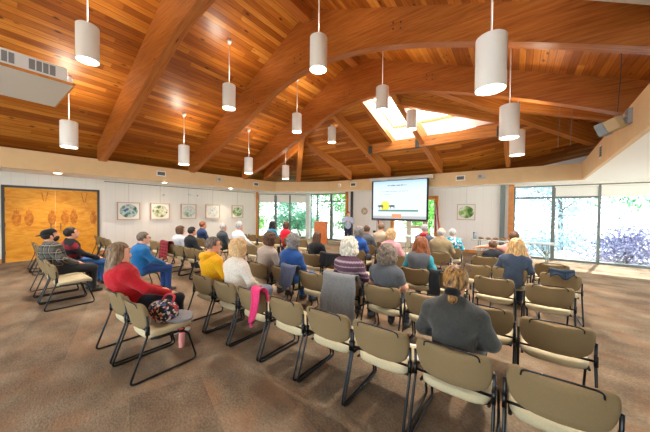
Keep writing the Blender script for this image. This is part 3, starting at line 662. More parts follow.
# ================================================================== SCREEN
def screen():
    x0, x1 = -4.88*K, -2.6*K; y = 10.05*K; zt, zb_ = 2.82*K, 1.23*K
    r = empty('projection_screen', ((x0+x1)/2, y, zb_), 0, 'pull-down projection screen showing a slide with a yellow sun and two animals', 'screen')
    w = (x1-x0)/2; h = zt-zb_
    em = lambda k, c, s=.5: plain(k, '#000000', .8, emit=c, es=s)
    m = MB(); m.box((-w-.12, -.09, h), (w+.16, .09, h+.13)); m.build('housing', plain('grey_screen_housing', '#c9c6c0', .4), r, bevel=.02)
    m = MB(); m.box((-w, -.004, 0), (w, .004, h)); m.build('border_fabric', plain('black_screen_border', '#1b1d20', .8), r)
    m = MB(); m.tube([(-w, 0, -.01), (w, 0, -.01)], .022, 8); m.build('weight_bar', M_DGREY, r)
    a = w-.075
    m, t, b = nt('projected_slide'); tc = N(t, 'ShaderNodeTexCoord'); sp = N(t, 'ShaderNodeSeparateXYZ'); t.links.new(tc.outputs['Generated'], sp.inputs[0])
    rr = ramp(t, [(.0, '#b7b9bb'), (.07, '#c4c6c9'), (.08, '#e9f4fb'), (.75, '#e6f4fd'), (.93, '#cfe9fb'), (1, '#a9d4f2')]); t.links.new(sp.outputs[2], rr.inputs[0]); t.links.new(rr.outputs[0], b.inputs['Emission Color']); b.inputs['Emission Strength'].default_value = .5; b.inputs['Base Color'].default_value = (0, 0, 0, 1); slide = m
    m = MB(); m.box((-a, -.008, .06), (a, -.004, h-.03)); pic = m.build('slide', slide, r)
    H = h-.09
    def U(u, v): return -a+2*a*u, .06+H*v
    def rect(name, u0, v0, u1, v1, mat, d=.010):
        m = MB(); p = U(u0, v0); q = U(u1, v1); m.box((p[0], -d, p[1]), (q[0], -.008, q[1])); return m.build(name, mat, pic)
    grn = em('slide_green', '#6f9b8a'); dk = em('slide_dark_grey', '#56656b'); ye = em('slide_yellow', '#f4ea5a'); orr = em('slide_orange', '#f4a87c'); gr = em('slide_text_grey', '#8fa3b0'); bl = em('slide_text_blue', '#b5cbe0')
    rect('ground_strip', .11, .19, .86, .235, grn); rect('button', .38, .02+.0, .56, .125, orr)
    m = MB(); c = U(.245, .34); rx = .09*2*a; vs = [(c[0]+rx*math.cos(2*PI*k/32), -.0095, max(c[1]+rx*math.sin(2*PI*k/32), U(0, .235)[1])) for k in range(32)]; m.add(vs, [tuple(range(32))]); m.build('sun', ye, pic)
    rr_ = random.Random(3)
    def strokes(u0, u1, v, mat, h=.018):
        m = MB(); u = u0
        while u < u1:
            w_ = rr_.uniform(.006, .014); p = U(u, v-h/2*rr_.uniform(.6, 1)); q = U(u+w_, v+h/2*rr_.uniform(.6, 1.1)); m.box((p[0], -.010, p[1]), (q[0], -.008, q[1])); u += w_+.004+(0.014 if rr_.random() < .25 else 0)
        m.build('text_line', mat, pic)
    strokes(.29, .65, .875, dk, .03); strokes(.17, .68, .72, gr); strokes(.17, .35, .645, bl)
    def animal(u, fl):
        m = MB(); c = U(u, .32); s = .13*2*a*.5
        body = [(-1, .25), (-.8, .5), (-.2, .55), (.5, .55), (.85, .5), (.9, -.1), (.8, -.75), (.62, -.75), (.6, -.15), (-.35, -.15), (-.4, -.75), (-.58, -.75), (-.6, 0), (-1.05, -.05)]
        vs = [(c[0]+fl*x*s*.9, -.011, c[1]+y*s*.8) for x, y in body]; m.add(vs, [tuple(range(len(vs)))]); m.build('animal', dk, pic)
    animal(.155, 1); animal(.38, 1)
screen()
# ================================================================== LECTERN, TABLES, FLAGS
def lectern():
    x, y = -7.42*K, 9.9*K
    W = plain('orange_lectern_wood', '#b8642c', .4, noise=.12, scale=6)
    r = empty('lectern', (x, y, 0), math.radians(28), 'tall orange-brown wooden lectern in front of the windows', 'lectern')
    m = MB(); m.box((-.33, -.22, 0), (-.30, .25, 1.18)); m.build('side_panel', W, r, bevel=.004)
    m = MB(); m.box((.30, -.22, 0), (.33, .25, 1.18)); m.build('side_panel', W, r, bevel=.004)
    m = MB(); m.box((-.30, -.22, .04), (.30, -.19, 1.18)); m.build('back_panel', W, r)
    m = MB(); m.box((-.35, -.25, 1.18), (.35, .29, 1.215)); m.build('top', W, r, bevel=.005)
    m = MB(); m.box((-.30, -.19, .55), (.30, .22, .57)); m.build('shelf', W, r)
    m = MB(); m.tube(smoothpath([(.1, 0, 1.215), (.1, .02, 1.32), (.1, -.06, 1.4)], 2), .008, 6); m.tube([(.1, -.05, 1.39), (.1, -.09, 1.42)], .018, 8); m.build('microphone', M_DARKMETAL, r, True)
lectern()
M_TTOP = plain('grey_table_top', '#b9bcb8', .4); M_TLEG = plain('grey_green_table_leg', '#7f8c80', .4, metal=.3)
def table(x0, x1, y, label):
    r = empty('folding_table', ((x0+x1)/2, y, 0), 0, label, 'table', 'long folding tables in front of the audience'); w = (x1-x0)/2; d = .38; h = .83
    m = MB(); m.box((-w, -d, h-.035), (w, d, h)); m.build('table_top', M_TTOP, r, bevel=.008)
    for s in (-1, 1):
        m = MB(); x = s*(w-.22)
        m.tube(fillet([(x, -d+.08, h-.035), (x, -d+.05, .015), (x, d-.05, .015), (x, d-.08, h-.035)], .05), .014, 8)
        m.tube([(x, -d+.07, .3), (x, d-.07, .3)], .01, 6); m.build('leg_frame', M_TLEG, r, True)
        m = MB(); m.tube([(x, 0, .3), (x-s*.45, 0, h-.05)], .01, 6); m.build('brace', M_TLEG, r, True)
    return r
table(-3.2*K, -1.36*K, 9.1*K, 'long grey folding table behind the khaki jacket, below the screen')
table(-1.1*K, .93*K, 9.55*K, 'long grey folding table before the green painting and right windows')
# things on the table
def tumbler(x, y, z):
    r = empty('insulated_cup', (x, y, z), 0, 'grey metal cup on the table below the green painting', 'cup')
    m = MB(); m.lathe([(0, 0), (.05, 0), (.058, .02), (.062, .21), (.06, .22), (0, .22)], 18); m.build('body', plain('grey_blue_metal', '#8f979e', .35, metal=.4), r, 'auto')
    m = MB(); m.lathe([(0, .22), (.058, .22), (.055, .24), (0, .245)], 18); m.build('lid', M_DGREY, r, 'auto')
tumbler(-1.02*K, 9.42*K, .83)
rk = random.Random(5)
def lump(seed, sx, sy, sz, n=10):
    q = random.Random(seed); m = MB(); prof = []
    vs = []; fs = []
    for i in range(n+1):
        th = PI*i/n
        for k in range(12):
            ph = 2*PI*k/12; rr = 1+q.uniform(-.16, .16); vs.append((sx*rr*math.sin(th)*math.cos(ph), sy*rr*math.sin(th)*math.sin(ph), sz+sz*math.cos(th)*(rr if 0 < i < n else 1)))
    for i in range(n):
        for k in range(12): fs.append((i*12+k, (i+1)*12+k, (i+1)*12+(k+1) % 12, i*12+(k+1) % 12))
    m.add(vs, fs); return m
pls = ['first from the cup', 'second from the cup', 'third from the cup', 'fourth from the cup', 'fifth from the cup', 'nearest the child']
for k in range(6):
    o = lump(k, .085, .07, .04).build('animal_pelt', plain('brown_fur', '#8a6a4c', .95, noise=.4, scale=30), None, True)
    o.location = ((-.85+.19*k)*K, 9.42*K, .835); tag(o, 'rolled brown fur specimen on the long table, '+pls[k], 'specimen', 'brown fur specimens on the table')
def flag(x, y, label, cols, h=2.0):
    r = empty('flag', (x, y, 0), 0, label, 'flag')
    m = MB(); m.tube([(0, 0, .03), (0, 0, h)], .015, 8); m.lathe([(0, 0), (.16, 0), (.16, .03), (.04, .06), (0, .06)], 18); m.build('pole', plain('flagpole_brass', '#b08a4a', .35, metal=.6), r)
    m = MB(); nx, nz = 16, 8; vs = []
    for j in range(nz+1):
        for i in range(nx+1):
            t = i/nx; z = h-.1-(j/nz)*1.25+.03*math.sin(i); w = .10+.17*(j/nz)
            vs.append((.02+w*t*.9, -.05*math.sin(t*PI*5)-.02, z))
    fs = []; mi = []
    for j in range(nz):
        for i in range(nx): fs.append((j*(nx+1)+i, j*(nx+1)+i+1, (j+1)*(nx+1)+i+1, (j+1)*(nx+1)+i)); mi.append((i//2) % 2 if not (j < 3 and i < 7) else 2)
    m.v = vs; m.f = fs; m.mi = mi
    o = m.build('cloth', cols, r, True); s = o.modifiers.new('s', 'SOLIDIFY'); s.thickness = .006
    m = MB(); m.lathe([(0, h), (.025, h+.02), (.0, h+.09)], 10); m.build('finial', plain('flagpole_brass', '#b08a4a', .35, metal=.6), r)
rd = fabric('#b8242c'); wt = fabric('#e8e6e2'); nv = fabric('#27355c')
flag(-5.12*K, 11.1*K, 'red and white striped flag on a pole, showing below the screen', [rd, wt, nv], 1.85)
flag(-2.66*K, 11.2*K, 'red and white flag hanging right of the entrance frame', [wt, rd, wt], 2.25)
# small table with crate and tripod scope near the left windows
def crate():
    r = empty('storage_crate', (-8.5*K, 8.7*K, 0), .5, 'brown crate on the floor left of the lectern', 'crate')
    W = plain('brown_crate_wood', '#6e4c36', .7, noise=.2, scale=20); m = MB()
    m.box((-.32, -.22, 0), (.32, -.19, .5)); m.box((-.32, .19, 0), (.32, .22, .5)); m.box((-.32, -.19, 0), (-.29, .19, .5)); m.box((.29, -.19, 0), (.32, .19, .5)); m.box((-.29, -.19, .0), (.29, .19, .03)); m.build('box', W, r)
    m = MB(); m.box((-.33, -.23, .5), (.33, .23, .53)); m.build('lid', W, r)
    q = empty('water_pitcher', (-8.5*K, 8.7*K, .53), 0, 'clear pitcher with a dark pump top standing on the brown crate', 'pitcher')
    m = MB(); m.lathe([(0, 0), (.09, 0), (.1, .05), (.09, .28), (.05, .34), (.05, .36), (0, .36)], 18); m.build('body', plain('pale_clear_plastic', '#cfdadd', .2), q, True)
    m = MB(); m.tube(smoothpath([(0, 0, .36), (0, 0, .44), (.09, 0, .45)], 1), .012, 6); m.build('pump', M_DGREY, q)
crate()
# black box low on the wall
m = MB(); m.box((-.08, -.04, 0), (.08, 0, .12)); o = m.build('wall_socket_box', M_DGREY, bevel=.01); o.location = (-5.45*K, YW, .62); tag(o, 'small black box low on the wall beside the speaker', 'box')
# ================================================================== CHAIRS
def back_panel(w=.52, h=.305, th=.045):
    """rounded backrest pad with a dipped top edge, narrower at the bottom, wrapped slightly forward"""
    def outline(a):
        c, s = math.cos(a), math.sin(a); e = .42
        x = abs(c)**e*(1 if c >= 0 else -1); z = abs(s)**(e*1.15)*(1 if s >= 0 else -1)
        X = x*w/2*(1-.10*max(0, -z)); Z = z*h/2
        if z > 0: Z -= .020*z*(math.cos(x*PI*.78)+.5)*.9
        return X, Z
    n = 44; rings = [(1, .0), (1.0, .34), (.975, .8), (.93, 1), (.6, 1.0), (.25, 1.0)]
    m = MB(); vs = []; fs = []
    def ring(sc, t, side):
        return [(X*sc, side*t*th/2 - .05*(1-(X*sc/(w/2))**2)*1.0 + .03*((Z*sc)/(h/2))**2*0, Z*sc) for X, Z in [outline(2*PI*k/n) for k in range(n)]]
    seq = [ring(s, t, -1) for s, t in rings[::-1]] + [ring(s, t, 1) for s, t in rings[1:]]
    for r in seq: vs += r
    for i in range(len(seq)-1):
        for k in range(n): fs.append((i*n+k, i*n+(k+1) % n, (i+1)*n+(k+1) % n, (i+1)*n+k))
    fs.append(tuple(range(n-1, -1, -1))); fs.append(tuple(range((len(seq)-1)*n, len(seq)*n)))
    m.add(vs, fs); return m
def seat_pad(w=.49, d=.49, th=.07):
    n = 40; rings = [(.25, 1), (.6, 1), (.93, 1), (.98, .7), (1, 0)]
    m = MB(); vs = []; fs = []
    def pt(sc, t, side, k):
        a = 2*PI*k/n; c, s = math.cos(a), math.sin(a); e = .4
        x = abs(c)**e*(1 if c >= 0 else -1)*w/2*sc; y = abs(s)**e*(1 if s >= 0 else -1)*d/2*sc
        z = side*t*th/2 - .035*max(0, (y-.14)/.1)**1.5*1.0 + .012*(x/(w/2))**2
        return (x, y, z)
    seq = [[pt(s, t, -1, k) for k in range(n)] for s, t in rings] + [[pt(s, t, 1, k) for k in range(n)] for s, t in rings[::-1][1:]]
    for r in seq: vs += r
    for i in range(len(seq)-1):
        for k in range(n): fs.append((i*n+k, i*n+(k+1) % n, (i+1)*n+(k+1) % n, (i+1)*n+k))
    fs.append(tuple(range(n-1, -1, -1))); fs.append(tuple(range((len(seq)-1)*n, len(seq)*n)))
    m.add(vs, fs); return m
BZ = .652; BT = math.radians(14)
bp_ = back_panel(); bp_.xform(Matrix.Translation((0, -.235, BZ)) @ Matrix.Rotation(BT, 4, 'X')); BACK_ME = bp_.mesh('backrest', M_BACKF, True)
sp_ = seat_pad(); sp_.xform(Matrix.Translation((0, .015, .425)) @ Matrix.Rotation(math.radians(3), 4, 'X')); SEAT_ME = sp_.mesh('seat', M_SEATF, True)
def side_frame(s):
    m = MB(); x = s*.265
    P = [(x, -.245, .66), (x, -.235, .47), (x, -.40, .014), (x, .27, .014), (x, .165, .36), (x*.9, .06, .392), (x*.88, -.2, .40)]
    P = fillet(P, .055, 4); m.tube(P, .0115, 7); m.box((x-.013, -.258, .46), (x+.013, -.222, .55)); return m.mesh('side_frame', M_BLACK, True)
SIDE = {s: side_frame(s) for s in (-1, 1)}
hm = MB(); ct, st2 = math.cos(BT), math.sin(BT)
def bt(x, y, z): return (x, -.235+y*ct-z*st2, BZ+y*st2+z*ct)
hm.tube(smoothpath([bt(-.185, -.045, .10), bt(-.178, -.05, .147), bt(-.09, -.066, .163), (bt(0, -.07, .167)), bt(.09, -.066, .163), bt(.178, -.05, .147), bt(.185, -.045, .10)], 2), .0065, 7)
HANDLE = hm.mesh('grab_handle', M_BLACK, True)
um = MB(); um.tube(fillet([(-.2, -.17, .386), (.2, -.17, .386), (.24, -.14, .386), (.24, .13, .379), (.2, .16, .379), (-.2, .16, .379), (-.24, .13, .379), (-.24, -.14, .386)], .02, 2)[1:-1], .010, 6, closed=True)
CROSS = um.mesh('seat_rail', M_BLACK, True)
um = MB(); um.tube([(-.262, -.238, .50), (.262, -.238, .50)], .011, 6); BBAR = um.mesh('back_bar', M_BLACK, True)
def mk_chair():
    r = empty('stacking_chair', (0, 0, 0), 0, 'x', 'chair')
    instm('seat', SEAT_ME, r); instm('backrest', BACK_ME, r); instm('side_frame', SIDE[-1], r); instm('side_frame', SIDE[1], r)
    instm('grab_handle', HANDLE, r); instm('seat_rail', CROSS, r); instm('back_bar', BBAR, r)
    return r
PROTO = mk_chair(); _used = [False]
def chair(x, y, label, rz=0.0, group='tan stacking chairs set out in rows'):
    """x, y: centre of the top of the backrest"""
    if not _used[0]: r = PROTO; _used[0] = True
    else:
        r = PROTO.copy(); C.objects.link(r)
        for ch in list(PROTO.children):
            c = ch.copy(); C.objects.link(c); c.parent = r
    oy = .28
    r.location = (x-math.sin(rz)*oy, y+math.cos(rz)*oy, 0); r.rotation_euler = (0, 0, rz)
    tag(r, label, 'chair', group); return r
R1 = [(-3.80, 'under the man in the yellow jacket'), (-3.22, 'under the curly blonde woman in cream'), (-2.64, 'with a bright pink jacket slung over it'), (-2.06, 'empty, just right of the pink jacket'),
      (-1.48, 'empty, second to the right of the pink jacket'), (-.93, 'empty, white leaflet lying on its seat'), (-.36, 'under the woman with the blonde ponytail'), (.23, 'empty, cropped by the bottom edge, nearest of all')]
for x, s in R1: chair(x, 2.07, 'tan chair in the nearest long row, '+s, rnd.uniform(-.03, .03))
R2 = [(-3.88, 3.2, 'under the dark-haired person in beige'), (-3.27, 3.22, 'under the blue sweater, with a slate jacket on it'), (-2.63, 3.23, 'empty, between blue sweater and grey draped jacket'), (-2.02, 3.23, 'under the long grey draped jacket'),
      (-1.42, 3.22, 'under the person in a dark grey T-shirt'), (-.84, 3.22, 'empty, right of the dark grey T-shirt'), (-.25, 3.2, 'mostly hidden by the ponytailed woman'), (.31, 3.1, 'empty, full back showing, second from the aisle end')]
for x, y, s in R2: chair(x, y, 'tan chair in the second row, '+s, rnd.uniform(-.04, .04))
R3 = [(-3.77, 4.65, 'under the long-haired person in black'), (-3.2, 4.68, 'empty with a black coat over it'), (-2.65, 4.62, 'hidden behind the white-haired woman'), (-1.42, 4.6, 'under the auburn-haired woman'), (-.86, 4.62, 'empty, beside the auburn-haired woman'), (-.25, 4.68, 'empty, behind the blonde woman in navy'), (.39, 4.62, 'empty at the aisle end')]
for x, y, s in R3: chair(x, y, 'tan chair in the third row, '+s, rnd.uniform(-.04, .04))
R4 = [(-3.25, 5.8, 'under the grey-haired person in bright blue'), (-2.2, 5.75, 'under the curly-haired woman in pink'), (-.6, 5.68, 'empty, between the khaki jacket and the child'), (-.07, 5.67, 'under the blonde woman in navy'), (.61, 5.67, 'empty with a dark blue garment on top')]
for x, y, s in R4: chair(x, y, 'tan chair in the fourth row, '+s, rnd.uniform(-.04, .04))
R5 = [(-3.5, 6.9, 'under the person in a grey jacket'), (-1.5, 6.85, 'under the balding man in khaki'), (-.53, 6.83, 'under the small child'), (.02, 6.85, 'under the woman with her arm around the child'), (.59, 6.67, 'empty, farthest at the aisle end'), (-2.75, 6.8, 'empty, behind the pink top')]
for x, y, s in R5: chair(x, y, 'tan chair in the fifth row, '+s, rnd.uniform(-.04, .04))
R6 = [(-3.4, 7.9, 'under the person in beige below the screen'), (-2.2, 7.9, 'under the person with a red collar'), (-1.42, 7.85, 'under the person in a turquoise top')]
for x, y, s in R6: chair(x, y, 'tan chair in the row nearest the table, '+s)
chair(-3.28, 1.05, 'tan stacking chair at lower left, patterned bag on its seat'); chair(-3.88, 1.05, 'tan stacking chair under the woman in the red sweater')
chair(-6.62, .88, 'empty tan stacking chair nearest the plaid shirt, seat in full view', 0); chair(-7.25, .88, 'tan stacking chair under the man in the plaid shirt', 0); chair(-7.88, .9, 'tan stacking chair under the man in blue jeans', 0)
chair(-10.9, 1.15, 'empty tan chair behind the plaid shirt, against the orange doors', 0, 'chairs by the doors'); chair(-10.3, 1.12, 'empty tan chair mostly hidden by the plaid-shirted man', 0, 'chairs by the doors')
chair(-11.95, 2.75, 'empty chair closest to the left wall beside the doors', 0, 'chairs by the left wall'); chair(-11.35, 2.75, 'empty chair second from the left wall beside the doors', 0, 'chairs by the left wall'); chair(-10.75, 2.72, 'empty chair third from the left wall, over the red sweater', 0, 'chairs by the left wall')
chair(-6.55, 2.02, 'tan chair under the woman in the blue denim jacket')
for x, y, s in ((-9.15, 3.45, 'fourth chair left of the red plaid cloth'), (-8.57, 3.42, 'empty chair left of the red plaid cloth'), (-7.99, 3.42, 'chair with a red and black plaid cloth'), (-7.41, 3.4, 'chair under the brown-haired person in pale grey'), (-6.83, 3.4, 'chair under the dark-haired person in black'), (-6.25, 3.38, 'empty chair with papers, right of the person in black')):
    chair(x, y, 'tan stacking '+s, 0, 'chairs in the left block')
for x, y, s in ((-8.75, 4.75, 'chair under the person in navy'), (-7.75, 4.75, 'chair under the grey-haired person in a black vest'), (-6.9, 4.75, 'chair under the grey-haired person in a pale shirt'), (-6.1, 4.78, 'empty chair, sunlit, right of the pale shirt')):
    chair(x, y, 'tan stacking '+s, 0, 'chairs in the left block')
for x, y, s in ((-9.3, 6.9, 'empty chair nearest the wall in the row by the left windows'), (-8.7, 6.88, 'empty chair second from the wall by the left windows'), (-8.1, 6.88, 'empty chair third from the wall by the left windows'), (-7.35, 6.9, 'chair under the dark-haired person in teal'), (-6.6, 6.85, 'chair under the person in a bright red top'), (-6.0, 6.85, 'empty chair right of the red top')):
    chair(x, y, 'tan stacking '+s, 0, 'chairs in the left block')
# ================================================================== IMPLICIT SURFACES FOR BODIES
def sd_caps(P, caps, k):
    D = None
    for a, b, ra, rb in caps:
        a = np.array(a, float); b = np.array(b, float); ba = b-a; pa = P-a
        h = np.clip((pa@ba)/max(1e-9, ba@ba), 0, 1)
        d = np.linalg.norm(pa-h[:, None]*ba, axis=1)-(ra+(rb-ra)*h)
        if D is None: D = d
        else:
            q = np.clip(.5+.5*(D-d)/k, 0, 1); D = D*(1-q)+d*q-k*q*(1-q)
    return D
def ell(P, c, r):
    q = (P-np.array(c))/np.array(r); n = np.linalg.norm(q, axis=1); g = np.linalg.norm(q/np.array(r), axis=1)+1e-9
    return n*(n-1)/g
def smin(a, b, k):
    q = np.clip(.5+.5*(b-a)/k, 0, 1); return b*(1-q)+a*q-k*q*(1-q)
def smax(a, b, k): return -smin(-a, -b, k)
def nz(P, s, sd=0.0):
    x, y, z = P[:, 0]*s, P[:, 1]*s, P[:, 2]*s
    return (np.sin(x+1.7*np.sin(y*.9+sd))*np.cos(y*1.1+1.3*np.sin(z*.8+sd*2))+np.sin(z*1.2+1.9*np.cos(x*.7+sd))*.8)*.55
def snet(fn, lo, hi, h):
    lo = np.array(lo, float); n = [int(math.ceil((hi[i]-lo[i])/h))+1 for i in range(3)]
    g = np.stack(np.meshgrid(*[lo[i]+h*np.arange(n[i]) for i in range(3)], indexing='ij'), -1)
    V = fn(g.reshape(-1, 3)).reshape(n); I = V < 0
    nx, ny, nz_ = n
    c = np.zeros((nx-1, ny-1, nz_-1), int)
    for i in (0, 1):
        for j in (0, 1):
            for k in (0, 1): c += I[i:nx-1+i, j:ny-1+j, k:nz_-1+k]
    act = (c > 0) & (c < 8); idx = -np.ones(act.shape, int); A = np.argwhere(act); idx[act] = np.arange(len(A))
    acc = np.zeros((len(A), 3)); cnt = np.zeros(len(A))
    cor = [(0,0,0),(1,0,0),(0,1,0),(1,1,0),(0,0,1),(1,0,1),(0,1,1),(1,1,1)]
    for a in range(8):
        for b in range(a+1, 8):
            if sum(abs(cor[a][t]-cor[b][t]) for t in range(3)) != 1: continue
            pa = A+cor[a]; pb = A+cor[b]; va = V[pa[:, 0], pa[:, 1], pa[:, 2]]; vb = V[pb[:, 0], pb[:, 1], pb[:, 2]]
            m = (va < 0) != (vb < 0); t = np.where(m, va/(va-vb+1e-12), 0)
            acc += np.where(m[:, None], pa+(pb-pa)*t[:, None], 0); cnt += m
    verts = lo+h*acc/np.maximum(cnt, 1)[:, None]; F_ = []
    for ax in range(3):
        u, v = [(1, 2), (2, 0), (0, 1)][ax]
        s0 = [slice(None)]*3; s1 = [slice(None)]*3; s0[ax] = slice(0, -1); s1[ax] = slice(1, None)
        E0 = I[tuple(s0)]; E1 = I[tuple(s1)]; ed = np.argwhere(E0 != E1)
        ed = ed[(ed[:, u] > 0) & (ed[:, v] > 0) & (ed[:, u] < n[u]-1) & (ed[:, v] < n[v]-1)]
        if not len(ed): continue
        du = np.zeros(3, int); dv = np.zeros(3, int); du[u] = 1; dv[v] = 1
        q = [idx[tuple((ed-du-dv).T)], idx[tuple((ed-dv).T)], idx[tuple(ed.T)], idx[tuple((ed-du).T)]]
        Q = np.stack(q, 1); fl = ~E0[tuple(ed.T)]; Q[fl] = Q[fl][:, ::-1]; F_.append(Q)
    return verts, (np.concatenate(F_) if F_ else np.zeros((0, 4), int))
def npmesh(name, parts, mats):
    """parts: [(verts, faces, material index)]"""
    V = []; Fs = []; mi = []; o = 0
    for v, f, m in parts: V.append(v); Fs.append(f+o); mi += (list(m) if isinstance(m, np.ndarray) else [m]*len(f)); o += len(v)
    V = np.concatenate(V); Fs = np.concatenate(Fs); me = bpy.data.meshes.new(name)
    me.vertices.add(len(V)); me.vertices.foreach_set('co', V.ravel()); me.loops.add(len(Fs)*4); me.loops.foreach_set('vertex_index', Fs.ravel().astype(int))
    me.polygons.add(len(Fs)); me.polygons.foreach_set('loop_start', np.arange(len(Fs))*4); me.polygons.foreach_set('loop_total', np.full(len(Fs), 4))
    for m in mats: me.materials.append(m)
    me.update(calc_edges=True)
    me.polygons.foreach_set('use_smooth', [True]*len(Fs)); me.polygons.foreach_set('material_index', mi); me.validate(); return me
# head centred between the ears, facing +Y
def head_sdf(P):
    d = ell(P, (0, -.012, .03), (.076, .095, .092)); d = smin(d, ell(P, (0, .022, -.045), (.056, .068, .068)), .03)
    d = smin(d, ell(P, (0, .062, -.088), (.028, .026, .02)), .02)
    d = smin(d, sd_caps(P, [((0, .082, .012), (0, .104, -.028), .008, .014), ((-.012, .092, -.03), (.012, .092, -.03), .009, .009)], .008), .012)
    d = smin(d, sd_caps(P, [((-.035, .072, .03), (.035, .072, .03), .012, .012)], .01), .015)
    d = smin(d, sd_caps(P, [((-.018, .082, -.056), (.018, .082, -.056), .008, .008), ((-.016, .08, -.066), (.016, .08, -.066), .008, .008)], .004), .006)
    for s in (-1, 1):
        d = smax(d, -ell(P, (s*.03, .098, .010), (.019, .02, .012)), .012)
        d = smin(d, ell(P, (s*.078, -.008, -.008), (.010, .02, .034)), .008)
    d = smin(d, sd_caps(P, [((0, -.03, -.05), (0, -.055, -.16), .056, .058)], .02), .03)
    return d
HV, HF = snet(head_sdf, (-.10, -.13, -.19), (.10, .13, .14), .0085)
_fc = HV[HF].mean(1); HMI = np.zeros(len(HF), int)
HMI[(np.abs(_fc[:, 0]) < .021) & (_fc[:, 2] < -.053) & (_fc[:, 2] > -.069) & (_fc[:, 1] > .07)] = 1
HMI[(np.abs(_fc[:, 0]) < .046) & (np.abs(_fc[:, 0]) > .013) & (_fc[:, 2] > .0265) & (_fc[:, 2] < .0375) & (_fc[:, 1] > .06)] = 2
def hand_sdf(P):
    # wrist at the origin, fingers along +Y, palm down, thumb to +X
    d = sd_caps(P, [((-.018, .01, 0), (-.022, .075, .0), .020, .016), ((.0, .0, 0), (.0, .08, .004), .022, .017), ((.016, .015, 0), (.022, .075, .002), .019, .016), ((0, -.05, 0), (0, .01, 0), .027, .025)], .012)
    for x0, L, sp in ((-.029, .052, -.10), (-.011, .066, -.03), (.008, .072, .03), (.027, .064, .09)):
        p = np.array([x0, .085, .002]); a = .25; c = [p]
        for q in (.45, .32, .23): p = p+np.array([math.sin(sp)*L*q, math.cos(a)*L*q, -math.sin(a)*L*q]); c.append(p); a += .42
        f = sd_caps(P, [(c[0], c[1], .0092, .0088), (c[1], c[2], .0088, .0082), (c[2], c[3], .0082, .007)], .002); d = smin(d, f, .004)
    t = sd_caps(P, [((.022, .012, -.004), (.046, .042, -.014), .014, .011), ((.046, .042, -.014), (.052, .072, -.02), .0105, .0095), ((.052, .072, -.02), (.050, .092, -.024), .0095, .008)], .003)
    return smin(d, t, .006)
NV, NF = snet(hand_sdf, (-.055, -.08, -.09), (.075, .185, .045), .0048)
def hair_sdf(style, P, sd):
    cut = smax(.022-P[:, 1], 0*P[:, 1]-1, .001)     # placeholder
    def shell(t, c=(0, -.016, .034), r=(.078, .097, .094)): return ell(P, c, (r[0]+t, r[1]+t, r[2]+t))
    face = np.maximum(.03-P[:, 1], P[:, 2]-.070)      # <0 inside the face window
    face2 = np.maximum(-.0-P[:, 1], P[:, 2]+.0)
    low = lambda z: z-P[:, 2]
    if style in ('short', 'rim'):
        d = shell(.011); d = smax(d, -face, .008); d = smax(d, -face2, .008); d = smax(d, low(-.065), .01)
        d = d+.003*nz(P, 110, sd)
        if style == 'rim': d = smax(d, P[:, 2]-.062, .01)
    elif style == 'cap':
        d = shell(.009); d = smax(d, -face, .008); d = smax(d, low(-.06), .01); d = smax(d, P[:, 2]-.05, .01)
    elif style == 'curly':
        d = smin(shell(.038), ell(P, (0, -.03, -.02), (.115, .105, .09)), .03); d = smax(d, -face, .015); d = smax(d, low(-.105), .02); d = d+.009*nz(P, 62, sd)+.005*nz(P, 130, sd+1)
    elif style == 'bigcurly':
        d = smin(shell(.05), ell(P, (0, -.03, -.035), (.145, .115, .12)), .03); d = smax(d, -face, .015); d = smax(d, low(-.15), .02); d = d+.011*nz(P, 58, sd)+.005*nz(P, 120, sd+1)
    elif style == 'bob':
        d = smin(shell(.026), ell(P, (0, -.035, -.045), (.108, .085, .10)), .03); d = smax(d, -face, .01); d = smax(d, low(-.125), .012); d = d+.004*nz(P*np.array([1, 1, .25]), 120, sd)
    elif style == 'long':
        d = smin(shell(.017), sd_caps(P, [((-.05, -.04, .0), (-.07, -.05, -.2), .05, .055), ((.05, -.04, 0), (.07, -.05, -.2), .05, .055), ((0, -.06, 0), (0, -.09, -.24), .06, .06)], .03), .03)
        d = smax(d, -face, .01); d = smax(d, low(-.27), .02); d = d+.0045*nz(P*np.array([1, 1, .18]), 120, sd)
    elif style == 'wavy':
        d = smin(shell(.036), sd_caps(P, [((-.07, -.03, .0), (-.10, -.04, -.14), .06, .065), ((.07, -.03, 0), (.10, -.04, -.14), .06, .065), ((0, -.06, 0), (0, -.085, -.17), .07, .07)], .03), .03)
        d = smax(d, -face, .01); d = smax(d, low(-.225), .02); d = d+.008*nz(P*np.array([1, 1, .5]), 75, sd)
    elif style == 'pony':
        d = shell(.010); d = smax(d, -face, .01); d = smax(d, low(-.07), .02)
        d = smin(d, ell(P, (0, -.10, -.015), (.045, .04, .05)), .03); d = smin(d, ell(P, (0, -.135, -.085), (.038, .032, .042)), .008); d = d+.0035*nz(P*np.array([1, 1, .3]), 110, sd)
    return smax(d, -.004-head_sdf(P)*1.0-0.0, .002) if False else d
_hair = {}
def hair_mesh(style, sd):
    k = (style, sd % 3)
    if k not in _hair: _hair[k] = snet(lambda P: hair_sdf(style, P, sd % 3), (-.19, -.2, -.3), (.19, .13, .18), .0095)
    return _hair[k]
